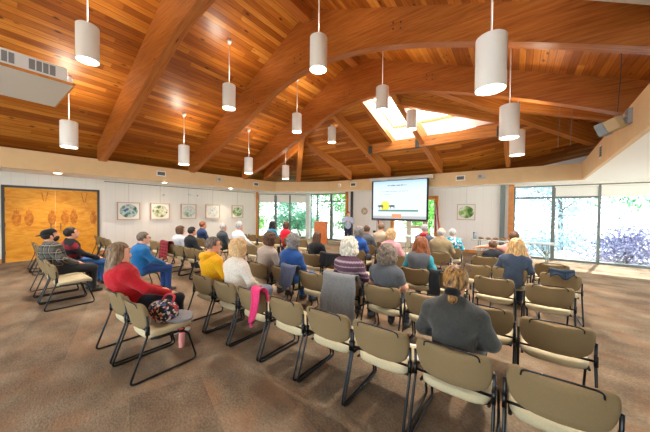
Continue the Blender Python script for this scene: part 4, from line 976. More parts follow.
def hair_mat(c1, c2, key):
    if key in _m: return _m[key]
    m, t, b = nt(key); tc = N(t, 'ShaderNodeTexCoord'); mp = N(t, 'ShaderNodeMapping'); mp.inputs['Scale'].default_value = (60, 60, 12); t.links.new(tc.outputs['Object'], mp.inputs[0])
    n = N(t, 'ShaderNodeTexNoise'); n.inputs['Scale'].default_value = 1; n.inputs['Detail'].default_value = 3; t.links.new(mp.outputs[0], n.inputs['Vector'])
    r = ramp(t, [(.35, c1), (.65, c2)]); t.links.new(n.outputs['Fac'], r.inputs[0]); t.links.new(r.outputs[0], b.inputs['Base Color']); b.inputs['Roughness'].default_value = .55; b.inputs['Specular IOR Level'].default_value = .3
    bp = N(t, 'ShaderNodeBump'); bp.inputs['Strength'].default_value = .5; bp.inputs['Distance'].default_value = .006; t.links.new(n.outputs['Fac'], bp.inputs['Height']); t.links.new(bp.outputs[0], b.inputs['Normal']); _m[key] = m; return m
HAIR = {'streaked': ('#2c1c13', '#b98748'), 'black': ('#17130f', '#2b231d'), 'brown': ('#3f2a1c', '#6b4a33'), 'auburn': ('#592b18', '#96582f'), 'grey': ('#5f5952', '#96908a'), 'white': ('#a8a08f', '#e4dccb'), 'blond': ('#8f6c42', '#cba672'), 'honey': ('#8a5a2a', '#c89048'), 'curlyblond': ('#b58a58', '#dcb98a'), 'greybrown': ('#4e4339', '#7d6d5e'), 'silver': ('#8e8c8a', '#c6c4c2'), 'lightbrown': ('#543f2e', '#957758')}
SKIN = plain('skin_warm', '#d79a7c', .55, spec=.35); SKIN2 = plain('skin_fair', '#e3ae92', .55, spec=.35)
LIP = plain('lip_tone', '#b06a5c', .5); IRIS = plain('dark_iris', '#2a1c14', .25); EYE = plain('eye_white', '#d9d2c8', .35); SHOE = plain('dark_shoe', '#2a2725', .6); SHOEW = plain('white_sneaker', '#dcdad6', .6)
def plaid(key, c0, c1, c2, s=9):
    m, t, b = nt(key); tc = N(t, 'ShaderNodeTexCoord'); sp = N(t, 'ShaderNodeSeparateXYZ'); t.links.new(tc.outputs['Object'], sp.inputs[0])
    def stripe(o, w, ph=0): return math_(t, 'LESS_THAN', math_(t, 'FRACT', math_(t, 'ADD', math_(t, 'MULTIPLY', o, s), ph)), w)
    hs = math_(t, 'ADD', sp.outputs[0], sp.outputs[1]); a = stripe(hs, .5); c = stripe(sp.outputs[2], .5); l = math_(t, 'MAXIMUM', stripe(hs, .08, .2), stripe(sp.outputs[2], .08, .2))
    f = math_(t, 'MULTIPLY', math_(t, 'ADD', a, c), .5); mx = N(t, 'ShaderNodeMixRGB'); t.links.new(f, mx.inputs[0]); mx.inputs[1].default_value = lin(c0); mx.inputs[2].default_value = lin(c1)
    m2 = N(t, 'ShaderNodeMixRGB'); t.links.new(l, m2.inputs[0]); t.links.new(mx.outputs[0], m2.inputs[1]); m2.inputs[2].default_value = lin(c2); t.links.new(m2.outputs[0], b.inputs['Base Color']); b.inputs['Roughness'].default_value = .9; return m
def bands(key, c0, c1, s=11):
    m, t, b = nt(key); tc = N(t, 'ShaderNodeTexCoord'); sp = N(t, 'ShaderNodeSeparateXYZ'); t.links.new(tc.outputs['Object'], sp.inputs[0])
    z = math_(t, 'MULTIPLY', sp.outputs[2], s); x = math_(t, 'MULTIPLY', math_(t, 'ADD', sp.outputs[0], math_(t, 'MULTIPLY', sp.outputs[1], .4)), s*3.2)
    zig = math_(t, 'ABSOLUTE', math_(t, 'SUBTRACT', math_(t, 'FRACT', x), .5)); f = math_(t, 'FRACT', math_(t, 'ADD', z, math_(t, 'MULTIPLY', zig, .55)))
    l = math_(t, 'LESS_THAN', f, .3); l2 = math_(t, 'LESS_THAN', math_(t, 'FRACT', math_(t, 'MULTIPLY', z, .5)), .62); l = math_(t, 'MULTIPLY', l, l2)
    mx = N(t, 'ShaderNodeMixRGB'); t.links.new(l, mx.inputs[0]); mx.inputs[1].default_value = lin(c0); mx.inputs[2].default_value = lin(c1); t.links.new(mx.outputs[0], b.inputs['Base Color']); b.inputs['Roughness'].default_value = .95; return m
def blotch(key, cols, s=30, big=False):
    m, t, b = nt(key); tc = N(t, 'ShaderNodeTexCoord'); v = N(t, 'ShaderNodeTexVoronoi'); v.inputs['Scale'].default_value = s; t.links.new(tc.outputs['Object'], v.inputs['Vector'])
    sp = N(t, 'ShaderNodeSeparateColor'); t.links.new(v.outputs['Color'], sp.inputs[0]); n = len(cols); r = ramp(t, [(i/n, c) for i, c in enumerate(cols)], 'CONSTANT'); t.links.new(sp.outputs[0], r.inputs[0]); t.links.new(r.outputs[0], b.inputs['Base Color']); b.inputs['Roughness'].default_value = .9; return m
def person(x, y, label, hair=('short', 'brown'), top='#444444', legs='#2b3346', z=1.0, lean=(0, 0), yaw=0, pitch=0, rz=0, arms='lap', sleeves='long', fine=.02, tm=None, group=None, shoes=None, glasses=False, hat=None, stand=False, tuck=0.0, skin=None, build=1.0, top2=None, beard=False, hood=False):
    """x, y: centre of the backrest top of the seat the person uses (or the feet if standing)"""
    r = empty('person', (x, y + (0 if stand else .30), 0), rz, label, 'person', group)
    skin = skin or SKIN; s = z
    lx, ly = lean
    if stand:
        T = lambda p: np.array(p)*s
        pel = T((0, 0, .93)); wst = T((0, 0, 1.08)); che = T((0, .0, 1.27)); neck = T((0, 0, 1.44)); hd = T((0, .02, 1.56))
        hips = [T((a*.085, 0, .9)) for a in (-1, 1)]; knees = [T((a*.1, .02, .5)) for a in (-1, 1)]; ank = [T((a*.11, 0, .09)) for a in (-1, 1)]; toe = [T((a*.13, .14, .03)) for a in (-1, 1)]
        shl = [T((a*.165, 0, 1.345)) for a in (-1, 1)]
    else:
        b = .45
        T = lambda p: np.array((p[0]*s+lx*max(0, p[2]-.5), -.06+(p[1]-(-.06))*s+ly*max(0, p[2]-.5), b+(p[2]-.45)*s))
        pel = T((0, -.06, .56)); wst = T((0, -.09, .70)); che = T((0, -.10, .90)); neck = T((0, -.09, 1.06)); hd = T((0, -.045, 1.185))
        lg = min(1.0, s); TL = lambda p: np.array((p[0]*lg, p[1]*lg, p[2] if lg > .9 else .45+(p[2]-.45)*lg))
        hips = [TL((a*.09, -.04, .555)) for a in (-1, 1)]; knees = [TL((a*.12, .40, .515)) for a in (-1, 1)]; ank = [TL((a*.12, .40-tuck, .10)) for a in (-1, 1)]; toe = [TL((a*.14, .53-tuck, .035)) for a in (-1, 1)]
        shl = [T((a*.168, -.10, .945)) for a in (-1, 1)]
    el = []; wr = []; hd_dir = []
    for i, a in enumerate((-1, 1)):
        if stand: e, w_, hdv = ((a*.25, .06, 1.14), (a*.10, .24, 1.2), (-a*.3, .5, .3))
        elif arms == 'lap': e, w_, hdv = ((a*.25, -.04, .76), (a*.13, .17, .635), (-a*.35, .9, -.15))
        elif arms == 'cross': e, w_, hdv = ((a*.24, .02, .78), (-a*.02, .17, .80+.03*a), (-a*.9, .1, -.1))
        elif arms == 'knees': e, w_, hdv = ((a*.25, .03, .76), (a*.14, .30, .62), (-a*.2, 1, -.2))
        elif arms == 'reach':
            if a < 0: e, w_, hdv = ((-.42, -.06, .96), (-.62, .02, .93), (-1, .1, -.2))
            else: e, w_, hdv = ((a*.25, -.02, .76), (a*.12, .18, .63), (-a*.3, .9, -.15))
        el.append(T(e)); wr.append(T(w_)); hd_dir.append(np.array(hdv))
    q = s*build
    TOR = [(pel, wst, .145*q, .135*q), (wst, che, .135*q, .145*q), (T((-.07, -.10, .93)) if not stand else T((-.07, 0, 1.28)), T((.07, -.10, .93)) if not stand else T((.07, 0, 1.28)), .12*q, .12*q), (shl[0], shl[1], .055*q, .055*q), (che, neck, .10*q, .06*s)] + [(neck+np.array((0, -.01, -.03)), shl[i], .052*q, .054*q) for i in (0, 1)]
    NK = [(neck-np.array((0, 0, .04)), hd+np.array((0, -.035, -.05)), .056*s, .053*s)]
    def ARM(gr=0.0, lo=True):
        o = []
        for i in (0, 1):
            o.append((shl[i], el[i], .056*q+gr, .045*s+gr))
            if lo: o.append((el[i], wr[i], .046*s+gr, .031*s+gr))
        return o
    LEG = [(hips[i], knees[i], .095*q, .066*s) for i in (0, 1)]+[(knees[i], ank[i], .062*s, .045*s) for i in (0, 1)]
    def bounds(caps, pad=.05):
        P = np.array([np.array(c[j]) for c in caps for j in (0, 1)]); R = max(max(c[2], c[3]) for c in caps)+pad
        return P.min(0)-R, P.max(0)+R
    B = TOR+NK+ARM()+LEG; lo, hi = bounds(B); v, f = snet(lambda P: sd_caps(P, B, .035), lo, hi, .028 if fine > .015 else .022)
    R = Matrix.Translation(tuple(hd)) @ Matrix.Rotation(yaw, 4, 'Z') @ Matrix.Rotation(pitch, 4, 'X') @ Matrix.Scale(1.07*(s if s > .8 else .86), 4)
    Rn = np.array(R)
    hv = HV@Rn[:3, :3].T+Rn[:3, 3]
    parts = [(v, f, 0), (hv, HF, HMI)]
    for i, a in enumerate((-1, 1)):
        d = hd_dir[i]/np.linalg.norm(hd_dir[i]); up = np.array((0, 0, 1.)) if not stand else np.array((0, -1., .3)); xx = np.cross(d, up); xx /= np.linalg.norm(xx); zz = np.cross(xx, d)
        mx = -1 if a > 0 else 1       # thumb towards the body
        Mx = np.stack([xx*mx, d, zz], 1)*min(1, s)*1.02; hnd = NV@Mx.T+wr[i]; ff = NF if mx > 0 else NF[:, ::-1]
        parts.append((hnd, ff, 0))
    o = bpy.data.objects.new('body', npmesh('body', parts, [skin, LIP, hair_mat(*HAIR[hair[1]], 'hair_'+hair[1])])); C.objects.link(o); o.parent = r
    # clothing
    tmat = tm or fabric(top); sg = .014
    SH = [(a, b_, ra+.016, rb+.016) for a, b_, ra, rb in TOR]
    if sleeves == 'long': SH += ARM(sg)
    elif sleeves == 'short': SH += [(shl[i], shl[i]*.4+el[i]*.6, .075*q, .066*s) for i in (0, 1)]
    lo, hi = bounds(SH); zneck = neck[2]+.035*s; ax = (hd-neck)/np.linalg.norm(hd-neck); zh = (.50 if not stand else .86*s)
    def shf(P):
        d = sd_caps(P, SH, .03)+.0045*nz(P, 26, x*3.1)+.0025*nz(P, 60, y)
        d = np.maximum(d, (P-neck)@ax-.03*s); return np.maximum(d, zh-P[:, 2]) if stand else d
    v, f = snet(shf, lo, hi, fine)
    o = bpy.data.objects.new('shirt' if sleeves != 'long' else 'jacket', npmesh('top', [(v, f, 0)], [tmat])); C.objects.link(o); o.parent = r
    if top2:
        SH2 = [(a, b_, ra+.03, rb+.03) for a, b_, ra, rb in TOR[:4]]; lo, hi = bounds(SH2)
        v, f = snet(lambda P: np.maximum(np.maximum(sd_caps(P, SH2, .03)+.004*nz(P, 30, 1.), (P-neck)@ax-.02*s), np.abs(P[:, 0]-lx*.5)-.21*s), lo, hi, fine)
        o = bpy.data.objects.new('vest', npmesh('vest', [(v, f, 0)], [fabric(top2)])); C.objects.link(o); o.parent = r
    TR = [(a, b_, ra+.013, rb+.013) for a, b_, ra, rb in LEG]+[(pel, pel+np.array((0, 0, .02)), .14*q, .14*q)]; lo, hi = bounds(TR)
    v, f = snet(lambda P: np.maximum(sd_caps(P, TR, .03)+.003*nz(P, 34, x), .075-P[:, 2]), lo, hi, .024 if fine > .015 else .018)
    o = bpy.data.objects.new('trousers', npmesh('trousers', [(v, f, 0)], [fabric(legs)])); C.objects.link(o); o.parent = r
    for i in (0, 1):
        c = [(ank[i]+np.array((0, -.03, -.045)), toe[i]+np.array((0, 0, .005)), .042*s, .034*s), (ank[i]+np.array((0, -.02, -.02)), ank[i]+np.array((0, .03, -.02)), .048*s, .045*s)]
        lo, hi = bounds(c, .02); v, f = snet(lambda P: np.maximum(sd_caps(P, c, .02), .004-P[:, 2]), lo, hi, .012)
        o = bpy.data.objects.new('shoe', npmesh('shoe', [(v, f, 0)], [shoes or SHOE])); C.objects.link(o); o.parent = r
    if hair[0]:
        v, f = hair_mesh(hair[0], int(abs(x*7+y*3)))
        o = bpy.data.objects.new('hair', npmesh('hair', [(v, f, 0)], [hair_mat(*HAIR[hair[1]], 'hair_'+hair[1])])); C.objects.link(o); o.parent = r; o.matrix_local = R
    for a in (-1, 1):
        m = MB(); m.lathe([(0.0, -.0115), (.007, -.009), (.0115, 0), (.0105, .005)], 12); m.lathe([(.0105, .005), (.006, .0098), (0, .0116)], 12, mi=1); m.v = [(vx, vy, vz) for vx, vy, vz in m.v]
        m.xform(R @ Matrix.Translation((a*.03, .0715, .010)) @ Matrix.Rotation(-PI/2, 4, 'X')); m.build('eye', [EYE, IRIS], r, True)
    if glasses == 'top' or glasses:
        m = MB(); zz_, yy_ = (.012, .106)
        if glasses == 'top': zz_, yy_ = .136, -.005
        for a in (-1, 1):
            m.tube([(a*.033+.026*math.cos(t*PI/6), yy_, zz_+.018*math.sin(t*PI/6)) for t in range(12)], .003 if glasses != 'top' else .004, 6, closed=True)
            m.tube([(a*.059, yy_, zz_+.004), (a*.088 if glasses != 'top' else a*.098, yy_-.02, zz_-.0), (a*.084 if glasses != 'top' else a*.1, -.02 if glasses != 'top' else -.06, zz_+(.004 if glasses != 'top' else -.03))], .0025 if glasses != 'top' else .004, 6)
        m.tube([(-.008, yy_, zz_), (.008, yy_, zz_)], .003, 6); m.xform(R); m.build('glasses', plain('maroon_glasses_frame', '#4a1f2e', .3) if glasses == 'top' else M_DARKMETAL, r, True)
    if beard:
        hv3, hf3 = snet(lambda P: np.maximum(np.maximum(ell(P, (0, .022, -.05), (.063, .074, .066))+.003*nz(P, 110, 1.), P[:, 2]+.012-.5*np.abs(P[:, 0])), .0-P[:, 1]), (-.1, -.06, -.16), (.1, .14, .06), .008)
        o = bpy.data.objects.new('beard', npmesh('beard', [(hv3, hf3, 0)], [hair_mat(*HAIR['black'], 'hair_black')])); C.objects.link(o); o.parent = r; o.matrix_local = R
    if hood:
        hc = neck+np.array((0, -.06, .0)); v, f = snet(lambda P: sd_caps(P, [(hc+np.array((-.09, .05, .01)), hc+np.array((-.05, -.06, -.02)), .035, .045), (hc+np.array((.09, .05, .01)), hc+np.array((.05, -.06, -.02)), .035, .045), (hc+np.array((-.05, -.06, -.02)), hc+np.array((.05, -.06, -.02)), .045, .045), (hc+np.array((0, -.07, -.02)), hc+np.array((0, -.085, -.12)), .05, .03)], .04)+.005*nz(P, 40, 3.), tuple(hc-.22), tuple(hc+.2), .014)
        o = bpy.data.objects.new('hood', npmesh('hood', [(v, f, 0)], [tmat if hood is True else fabric(hood)])); C.objects.link(o); o.parent = r
    if hat:
        hv2, hf2 = snet(lambda P: np.minimum(np.maximum(np.maximum(ell(P, (0, -.012, .04), (.092, .111, .1)), .045-P[:, 2]-.15*P[:, 1]*0), P[:, 2]-.125), np.maximum(np.maximum(ell(P, (0, .07 if hat[1] > 0 else -.07, .052), (.075, .115, .012)), -.2-P[:, 1]), -1)), (-.14, -.22, .0), (.14, .22, .17), .008)
        o = bpy.data.objects.new('cap', npmesh('cap', [(hv2, hf2, 0)], [fabric(hat[0])])); C.objects.link(o); o.parent = r; o.matrix_local = R
    return r, R
# ================================================================== PEOPLE
def P_(*a, **k): return person(*a, **k)
PL = plaid('grey_flannel_plaid', '#1f1e1b', '#57524a', '#8d8676', 7.5)
P_(-7.30, .88, 'person in a black cap and grey plaid shirt, leaning back at far left', ('cap', 'black'), tm=PL, legs='#2a2a2c', lean=(0.0, -.22), pitch=.28, hat=('#141414', -1), arms='lap', z=1.04, fine=.016, build=1.12, beard=True)
P_(-7.88, 1.2, 'person in dark top and blue jeans behind the plaid shirt', ('short', 'black'), top='#1e1e22', legs='#2f5f9a', lean=(0, -.10), pitch=.22, arms='knees', z=1.02, tm=blotch('dark_print_shirt', ['#1c1c20', '#1c1c20', '#1c1c20', '#8a2030'], 9))
P_(-3.92, 1.05, 'person with long light brown hair in a red sweater, lower left', ('long', 'lightbrown'), top='#b01a22', legs='#23262e', lean=(-.12, -.24), arms='knees', z=1.0, fine=.014, shoes=SHOEW, build=1.12, skin=SKIN2, yaw=-.1)
P_(-6.12, 1.88, 'person with grey-brown hair and glasses in a blue denim jacket', ('short', 'greybrown'), top='#1d5f92', legs='#243f72', arms='knees', z=.96, glasses=True, lean=(.05, .0), yaw=-.15, build=1.1, skin=SKIN2)
P_(-7.78, 3.4, 'brown-haired person in a pale grey top below the second painting', ('bob', 'brown'), top='#c2c4c8', legs='#3a3d44', z=.95)
P_(-7.12, 3.4, 'dark-haired person in black below the third painting', ('short', 'black'), top='#1d2023', legs='#26282c', z=.96, pitch=.08)
P_(-9.0, 4.75, 'auburn-haired person in navy below the fourth painting', ('short', 'auburn'), top='#1d2f52', legs='#2b2d33', z=1.02, yaw=-.2)
P_(-7.75, 4.75, 'grey-haired person in a black vest below the green round painting', ('short', 'silver'), top='#3c4448', legs='#333333', z=.98)
P_(-6.9, 4.75, 'grey-haired person in a pale shirt near the wood corner post', ('short', 'silver'), top='#cfd6de', legs='#b8a894', z=1.08, arms='knees')
P_(-3.80, 2.07, 'short-haired person in a bright yellow jacket wearing glasses', ('short', 'greybrown'), top='#e2a512', legs='#4a4036', z=1.0, lean=(-.1, 0), glasses=True, yaw=-.45, fine=.016, hood=True)
P_(-3.22, 2.07, 'person with curly blonde hair in a cream sweater', ('curly', 'curlyblond'), top='#d5cabb', legs='#6f7c90', z=1.0, lean=(.0, .02), fine=.016, skin=SKIN2)
P_(-7.75, 6.9, 'dark-haired person in teal before the left windows', ('wavy', 'black'), top='#2d7fa0', legs='#26303c', z=1.0)
P_(-6.95, 6.85, 'brown-haired person in a bright red top before the left windows', ('bob', 'brown'), top='#dc2038', legs='#2b3038', z=1.0)
P_(-3.88, 3.2, 'dark brown-haired person in a beige top, back turned', ('curly', 'brown'), top='#b5a596', legs='#453e3c', z=1.0, lean=(.12, 0), fine=.018)
P_(-3.27, 3.22, 'grey-haired person in a blue sweater, back turned', ('curly', 'grey'), top='#28508e', legs='#30609a', z=1.0, fine=.018, lean=(.1, 0), build=1.1)
P_(-3.77, 4.65, 'long dark-haired person in a black jacket before the lectern', ('long', 'brown'), top='#191c20', legs='#23252a', z=.93, lean=(.0, 0))
P_(-2.02, 3.23, 'person with white curly hair in a purple patterned sweater', ('bigcurly', 'white'), tm=bands('fair_isle_knit', '#553646', '#a8959a', 13), legs='#2d3040', z=1.0, lean=(-.08, .06), fine=.016, skin=SKIN2, build=1.08)
P_(-3.35, 5.8, 'grey-haired person in bright blue behind the patterned sweater', ('curly', 'grey'), top='#2c5aa6', legs='#2f333c', z=1.02, lean=(.1, 0))
P_(-3.62, 6.9, 'dark-haired person in a grey jacket below the round plaque', ('short', 'brown'), top='#5a5d62', legs='#33363c', z=1.02)
P_(-3.6, 7.9, 'person with light brown hair in beige, left of the pink top', ('short', 'lightbrown'), top='#bfae96', legs='#7a6f60', z=1.06)
P_(-2.36, 5.75, 'person with short curly blonde hair in a pink top', ('curly', 'curlyblond'), top='#e0a2a8', legs='#3c3f48', z=1.0, lean=(-.05, 0))
P_(-1.42, 3.22, 'person with curly grey hair in a dark grey T-shirt', ('bigcurly', 'greybrown'), top='#4d4f52', legs='#282a2f', sleeves='short', z=.95, lean=(.0, -.06), fine=.015, build=1.1)
P_(-1.42, 4.6, 'person with wavy auburn hair, grey vest over teal sleeves', ('wavy', 'auburn'), top='#2f8f9c', top2='#4e5054', legs='#2c2e34', z=.96, lean=(.08, 0), fine=.018)
P_(-2.2, 7.9, 'grey-haired person with a red collar beside the balding man', ('short', 'silver'), top='#59626e', legs='#38404c', z=1.08, hood='#b02a30')
P_(-1.5, 6.8, 'balding person in a khaki jacket', ('rim', 'silver'), top='#8b7a5c', legs='#5c5240', z=1.06, build=1.14, skin=SKIN2)
P_(-1.42, 7.85, 'grey-haired person in a turquoise patterned top', ('short', 'silver'), tm=blotch('turquoise_print', ['#38b8c8', '#1f6a80', '#e4ecec', '#2a94ac'], 22), legs='#4a5058', z=.97)
P_(-.40, 6.75, 'small brown-haired child in a dark top', ('short', 'brown'), top='#22252c', legs='#3a4050', z=.77)
P_(-.02, 6.85, 'dark-haired person in a pink sleeveless top with an arm around the child', ('short', 'brown'), top='#c98a84', legs='#6a5c54', sleeves='none', z=1.04, arms='reach', yaw=.3)
P_(-.03, 5.5, 'person with straight blonde hair in a navy shirt, back turned', ('wavy', 'blond'), top='#343f50', legs='#303640', z=.96, lean=(.08, 0), fine=.016, build=1.05, sleeves='long', skin=SKIN2)
r_, RM = P_(-.38, 2.07, 'person with a blonde ponytail in a dark grey fleece, nearest the camera', ('pony', 'streaked'), top='#3d3c38', legs='#2b2c30', z=1.0, lean=(.0, .02), fine=.012, glasses='top', build=1.02)
m = MB(); m.lathe([(.02, -.028), (.046, -.024), (.056, 0), (.046, .024), (.02, .028)], 16); m.xform(RM @ Matrix.Translation((0, -.125, -.045)) @ Matrix.Rotation(-.45, 4, 'X')); m.build('hair_tie', fabric('#141416'), r_, True)
vc, fc = snet(lambda P: np.maximum(sd_caps(P, [((0, -.07, 1.02), (0, -.045, 1.085), .095, .082)], .01)+.003*nz(P, 40, 2.), np.maximum(-sd_caps(P, [((0, -.07, 1.02), (0, -.04, 1.12), .078, .07)], .01), P[:, 2]-1.10)), (-.16, -.22, .9), (.16, .1, 1.14), .011)
o_ = bpy.data.objects.new('collar', npmesh('collar', [(vc, fc, 0)], [fabric('#3d3c38')])); C.objects.link(o_); o_.parent = r_
P_(-6.18*K, 10.3*K, 'standing presenter in a pale blue shirt beside the windows', ('short', 'auburn'), top='#a9b6cc', legs='#232c44', stand=True, z=1.03, rz=math.radians(-150), yaw=.3, group=None)
# ================================================================== DRAPED CLOTHES, BAGS
def drape(name, x, y, col, label, cat, w=.46, back=.5, front=.16, sd=1, mat=None, dx=0, taper=1.0, zt=.815, amp=.02):
    """cloth folded over a backrest: hangs behind (towards -Y) and a little in front; built as a thick sheet"""
    m = MB(); nx, nz_ = 26, 26; L = back+front+.08; vs = []
    q = random.Random(sd); ph = [q.uniform(0, 6) for _ in range(5)]
    for j in range(nz_+1):
        t = j/nz_*L
        for i in range(nx+1):
            s = i/nx-.5
            if t < back: yy, zz = -.085-.03*(1-t/back)*1.5, zt-(back-t); k = (back-t)/back
            elif t < back+.08: a = (t-back)/.08*PI; yy, zz = -.04-.05*math.cos(a), zt+.035*math.sin(a)+.0; k = 0
            else: yy, zz = .03+.02*(t-back-.08), zt-(t-back-.08); k = (t-back-.08)/back
            xx = s*w*(1+(taper-1)*k)+.012*math.sin(t*14+ph[3]); fold = amp*(.35+k)*(math.sin(s*26+ph[0])+.6*math.sin(s*47+ph[1]+t*4))
            edge = .035*k*math.sin(s*9+ph[2])
            vs.append((xx+dx, yy+min(0.0, -abs(fold))*(1 if t < back+.04 else -1), zz-edge-(.018*math.cos(min(1, abs(s)*2)*PI/2) if t < back+.08 else .0)))
    fs = [(j*(nx+1)+i, j*(nx+1)+i+1, (j+1)*(nx+1)+i+1, (j+1)*(nx+1)+i) for j in range(nz_) for i in range(nx)]
    m.add(vs, fs); o = m.build(name, mat or fabric(col), None, True); s_ = o.modifiers.new('thick', 'SOLIDIFY'); s_.thickness = .012; s_.offset = 0
    o.location = (x, y+.02, 0); tag(o, label, cat); return o
drape('jacket', -2.02, 3.2, '#7d7c79', 'long grey jacket draped over the chair behind the patterned sweater', 'jacket', w=.54, back=.66, taper=1.12, sd=4, amp=.03, zt=.84)
drape('jacket', -2.42, 2.05, '#d8386c', 'bright pink jacket hanging over the edge of a chair back', 'jacket', w=.15, back=.36, taper=.6, sd=9, zt=.82)
drape('jacket', -3.02, 3.2, '#585f74', 'slate blue jacket hanging behind the blue sweater', 'jacket', w=.34, back=.34, taper=.75, sd=3, zt=.83)
drape('plaid_scarf', -7.99, 3.38, '#7a1f2a', 'red and black plaid cloth over a chair in the left block', 'cloth', w=.5, back=.44, sd=5, mat=plaid('red_black_plaid', '#8a1e2c', '#3a0d14', '#b8303c', 12), zt=.84)
drape('coat', -3.2, 4.66, '#15171b', 'black coat over the chair right of the long-haired person', 'coat', w=.5, back=.22, sd=6, zt=.83)
drape('coat', -1.05, 4.6, '#1b1c20', 'black coat hanging between two chairs in the third row', 'coat', w=.16, back=.6, sd=8, zt=.78)
drape('jacket', .61, 5.67, '#1f2c3c', 'dark blue jacket on the top edge of an empty chair near the window', 'jacket', w=.3, back=.07, front=.2, sd=2, zt=.83, amp=.01)
def tote():
    r = empty('tote_bag', (-3.28, 1.35, .47), .2, 'black tote bag with a multicoloured dot pattern on the chair seat', 'bag')
    mt = blotch('dotted_bag_print', ['#14151c', '#14151c', '#c8b9a8', '#b03a44', '#14151c', '#3a5a8a'], 42)
    v, f = snet(lambda P: ell(P, (0, 0, .10), (.2, .13, .13))+.012*nz(P, 22, 2.)+.005*nz(P, 55, 1.), (-.26, -.2, -.04), (.26, .2, .28), .014)
    v[:, 2] = np.maximum(v[:, 2], 0)
    o = bpy.data.objects.new('pouch', npmesh('pouch', [(v, f, 0)], [mt])); C.objects.link(o); o.parent = r
    m = MB(); m.tube(smoothpath([(-.1, .05, .2), (-.08, .1, .27), (.06, .1, .27), (.1, .04, .2)], 2), .012, 6); m.build('handle', fabric('#b8323e'), r, True)
    v, f = snet(lambda P: ell(P, (0, 0, .03), (.2, .16, .035))+.010*nz(P, 24, 5.), (-.26, -.22, -.03), (.26, .22, .1), .013); v[:, 2] = np.maximum(v[:, 2], 0)
    o = bpy.data.objects.new('folded_cardigan', npmesh('card', [(v, f, 0)], [fabric('#86868a')])); C.objects.link(o); o.location = (-3.2, 1.48, .462); tag(o, 'grey folded cardigan at the front of the patterned bag', 'cardigan')
tote()
def bottle(x, y):
    r = empty('water_bottle', (x, y, 0), 0, 'pink plastic bottle with a red lid on the carpet under the chair', 'bottle')
    m = MB(); m.lathe([(0, 0), (.034, 0), (.036, .01), (.036, .16), (.026, .19), (.0, .19)], 18); m.build('body', plain('pink_plastic', '#d98f88', .25), r, 'auto')
    m = MB(); m.lathe([(0, .19), (.03, .19), (.03, .23), (.0, .235)], 18); m.build('lid', plain('red_plastic', '#c41f2c', .35), r, 'auto')
bottle(-3.42, 1.62)
r = empty('leaflet', (-.78, 2.42, .462), .3, 'white leaflet with a small picture on an empty chair in the nearest row', 'paper')
m = MB(); m.box((-.1, -.14, 0), (.1, .14, .003)); m.build('page', plain('white_paper', '#f0eeea', .7), r); m = MB(); m.box((-.06, -.1, .003), (.05, .02, .0045)); m.build('picture', plain('purple_print', '#8a6a90', .7), r)
r = empty('leaflet', (-6.2, 3.75, .462), .1, 'white papers on an empty chair in the left block', 'paper'); m = MB(); m.box((-.12, -.15, 0), (.12, .15, .004)); m.build('page', plain('white_paper', '#f0eeea', .7), r)
# ================================================================== OUTDOORS
def leafmat(key, c1, c2):
    if key in _m: return _m[key]
    m, t, b = nt(key); oi = N(t, 'ShaderNodeNewGeometry'); r = ramp(t, [(0, c1), (1, c2)]); t.links.new(oi.outputs['Random Per Island'], r.inputs[0]); t.links.new(r.outputs[0], b.inputs['Base Color']); b.inputs['Roughness'].default_value = .6
    b.inputs['Subsurface Weight'].default_value = 0; _m[key] = m; return m
def leaves(n, cx, cz, rx, ry, rz_, size, seed, gaps=5):
    g_ = np.random.RandomState(seed); blobs = g_.normal(0, .5, (gaps*3, 3)); V = np.zeros((n*4, 3))
    b = blobs[g_.randint(0, len(blobs), n)]; c = b+g_.normal(0, .22, (n, 3)); c = c*np.array((rx, ry, rz_)); c[:, 2] += cz
    a = g_.normal(0, 1, (n, 3)); a /= np.linalg.norm(a, axis=1)[:, None]; t = g_.normal(0, 1, (n, 3)); t -= a*(t*a).sum(1)[:, None]; t /= np.linalg.norm(t, axis=1)[:, None]; u = np.cross(a, t)
    s = size*g_.uniform(.6, 1.3, (n, 1)); V[0::4] = c-t*s; V[1::4] = c-u*s*.45; V[2::4] = c+t*s; V[3::4] = c+u*s*.45
    V[:, 2] = np.maximum(V[:, 2], .02); return V, np.arange(n*4).reshape(n, 4)
TREES = {}
def tree(x, y, h, cr, label, cols, seed, n=7000, trunk=True, grp='trees and shrubs outside the windows', name='tree', size=.10, ratio=.8):
    r = empty(name, (x, y, -.2), 0, label, name, grp); mat = leafmat('leaf_'+cols[0], *cols)
    V, F4 = leaves(n, 0, h*.6 if trunk else h*.5, cr, cr*.7, h*.42 if trunk else h*.45, size, seed, 6)
    o = bpy.data.objects.new('foliage', npmesh('foliage', [(V, F4, 0)], [mat])); C.objects.link(o); o.parent = r
    if trunk:
        m = MB(); q = random.Random(seed); bark = plain('grey_bark', '#6a5f54', .9, noise=.3, scale=20)
        m.tube([(0, 0, 0), (q.uniform(-.1, .1), 0, h*.3), (q.uniform(-.3, .3), 0, h*.6), (q.uniform(-.4, .4), 0, h*.9)], [.14, .11, .08, .03], 8)
        for k in range(5): a = q.uniform(0, 6.3); z0 = h*q.uniform(.35, .7); m.tube([(0, 0, z0), (math.cos(a)*cr*.5, math.sin(a)*cr*.4, z0+h*.18)], [.05, .02], 6)
        m.build('trunk', bark, r, True)
    else:
        m = MB(); q = random.Random(seed)
        for k in range(6): a = q.uniform(0, 6.3); m.tube([(0, 0, 0), (math.cos(a)*cr*.3, math.sin(a)*cr*.3, h*.6)], [.03, .012], 6)
        m.build('stem', plain('grey_bark', '#6a5f54', .9, noise=.3, scale=20), r, True)
GA = ('#4f9a3c', '#96cc68'); GB = ('#3f8f6c', '#8cc8a4'); GC = ('#3a7a4a', '#80b878'); PU = ('#6f6c94', '#a9a8c8'); BL_ = ('#7c9fae', '#b8ced8')
tree(-16.5, 12.8, 5.5, 2.3, 'bright green tree outside the corner window, nearest the wall', GA, 1)
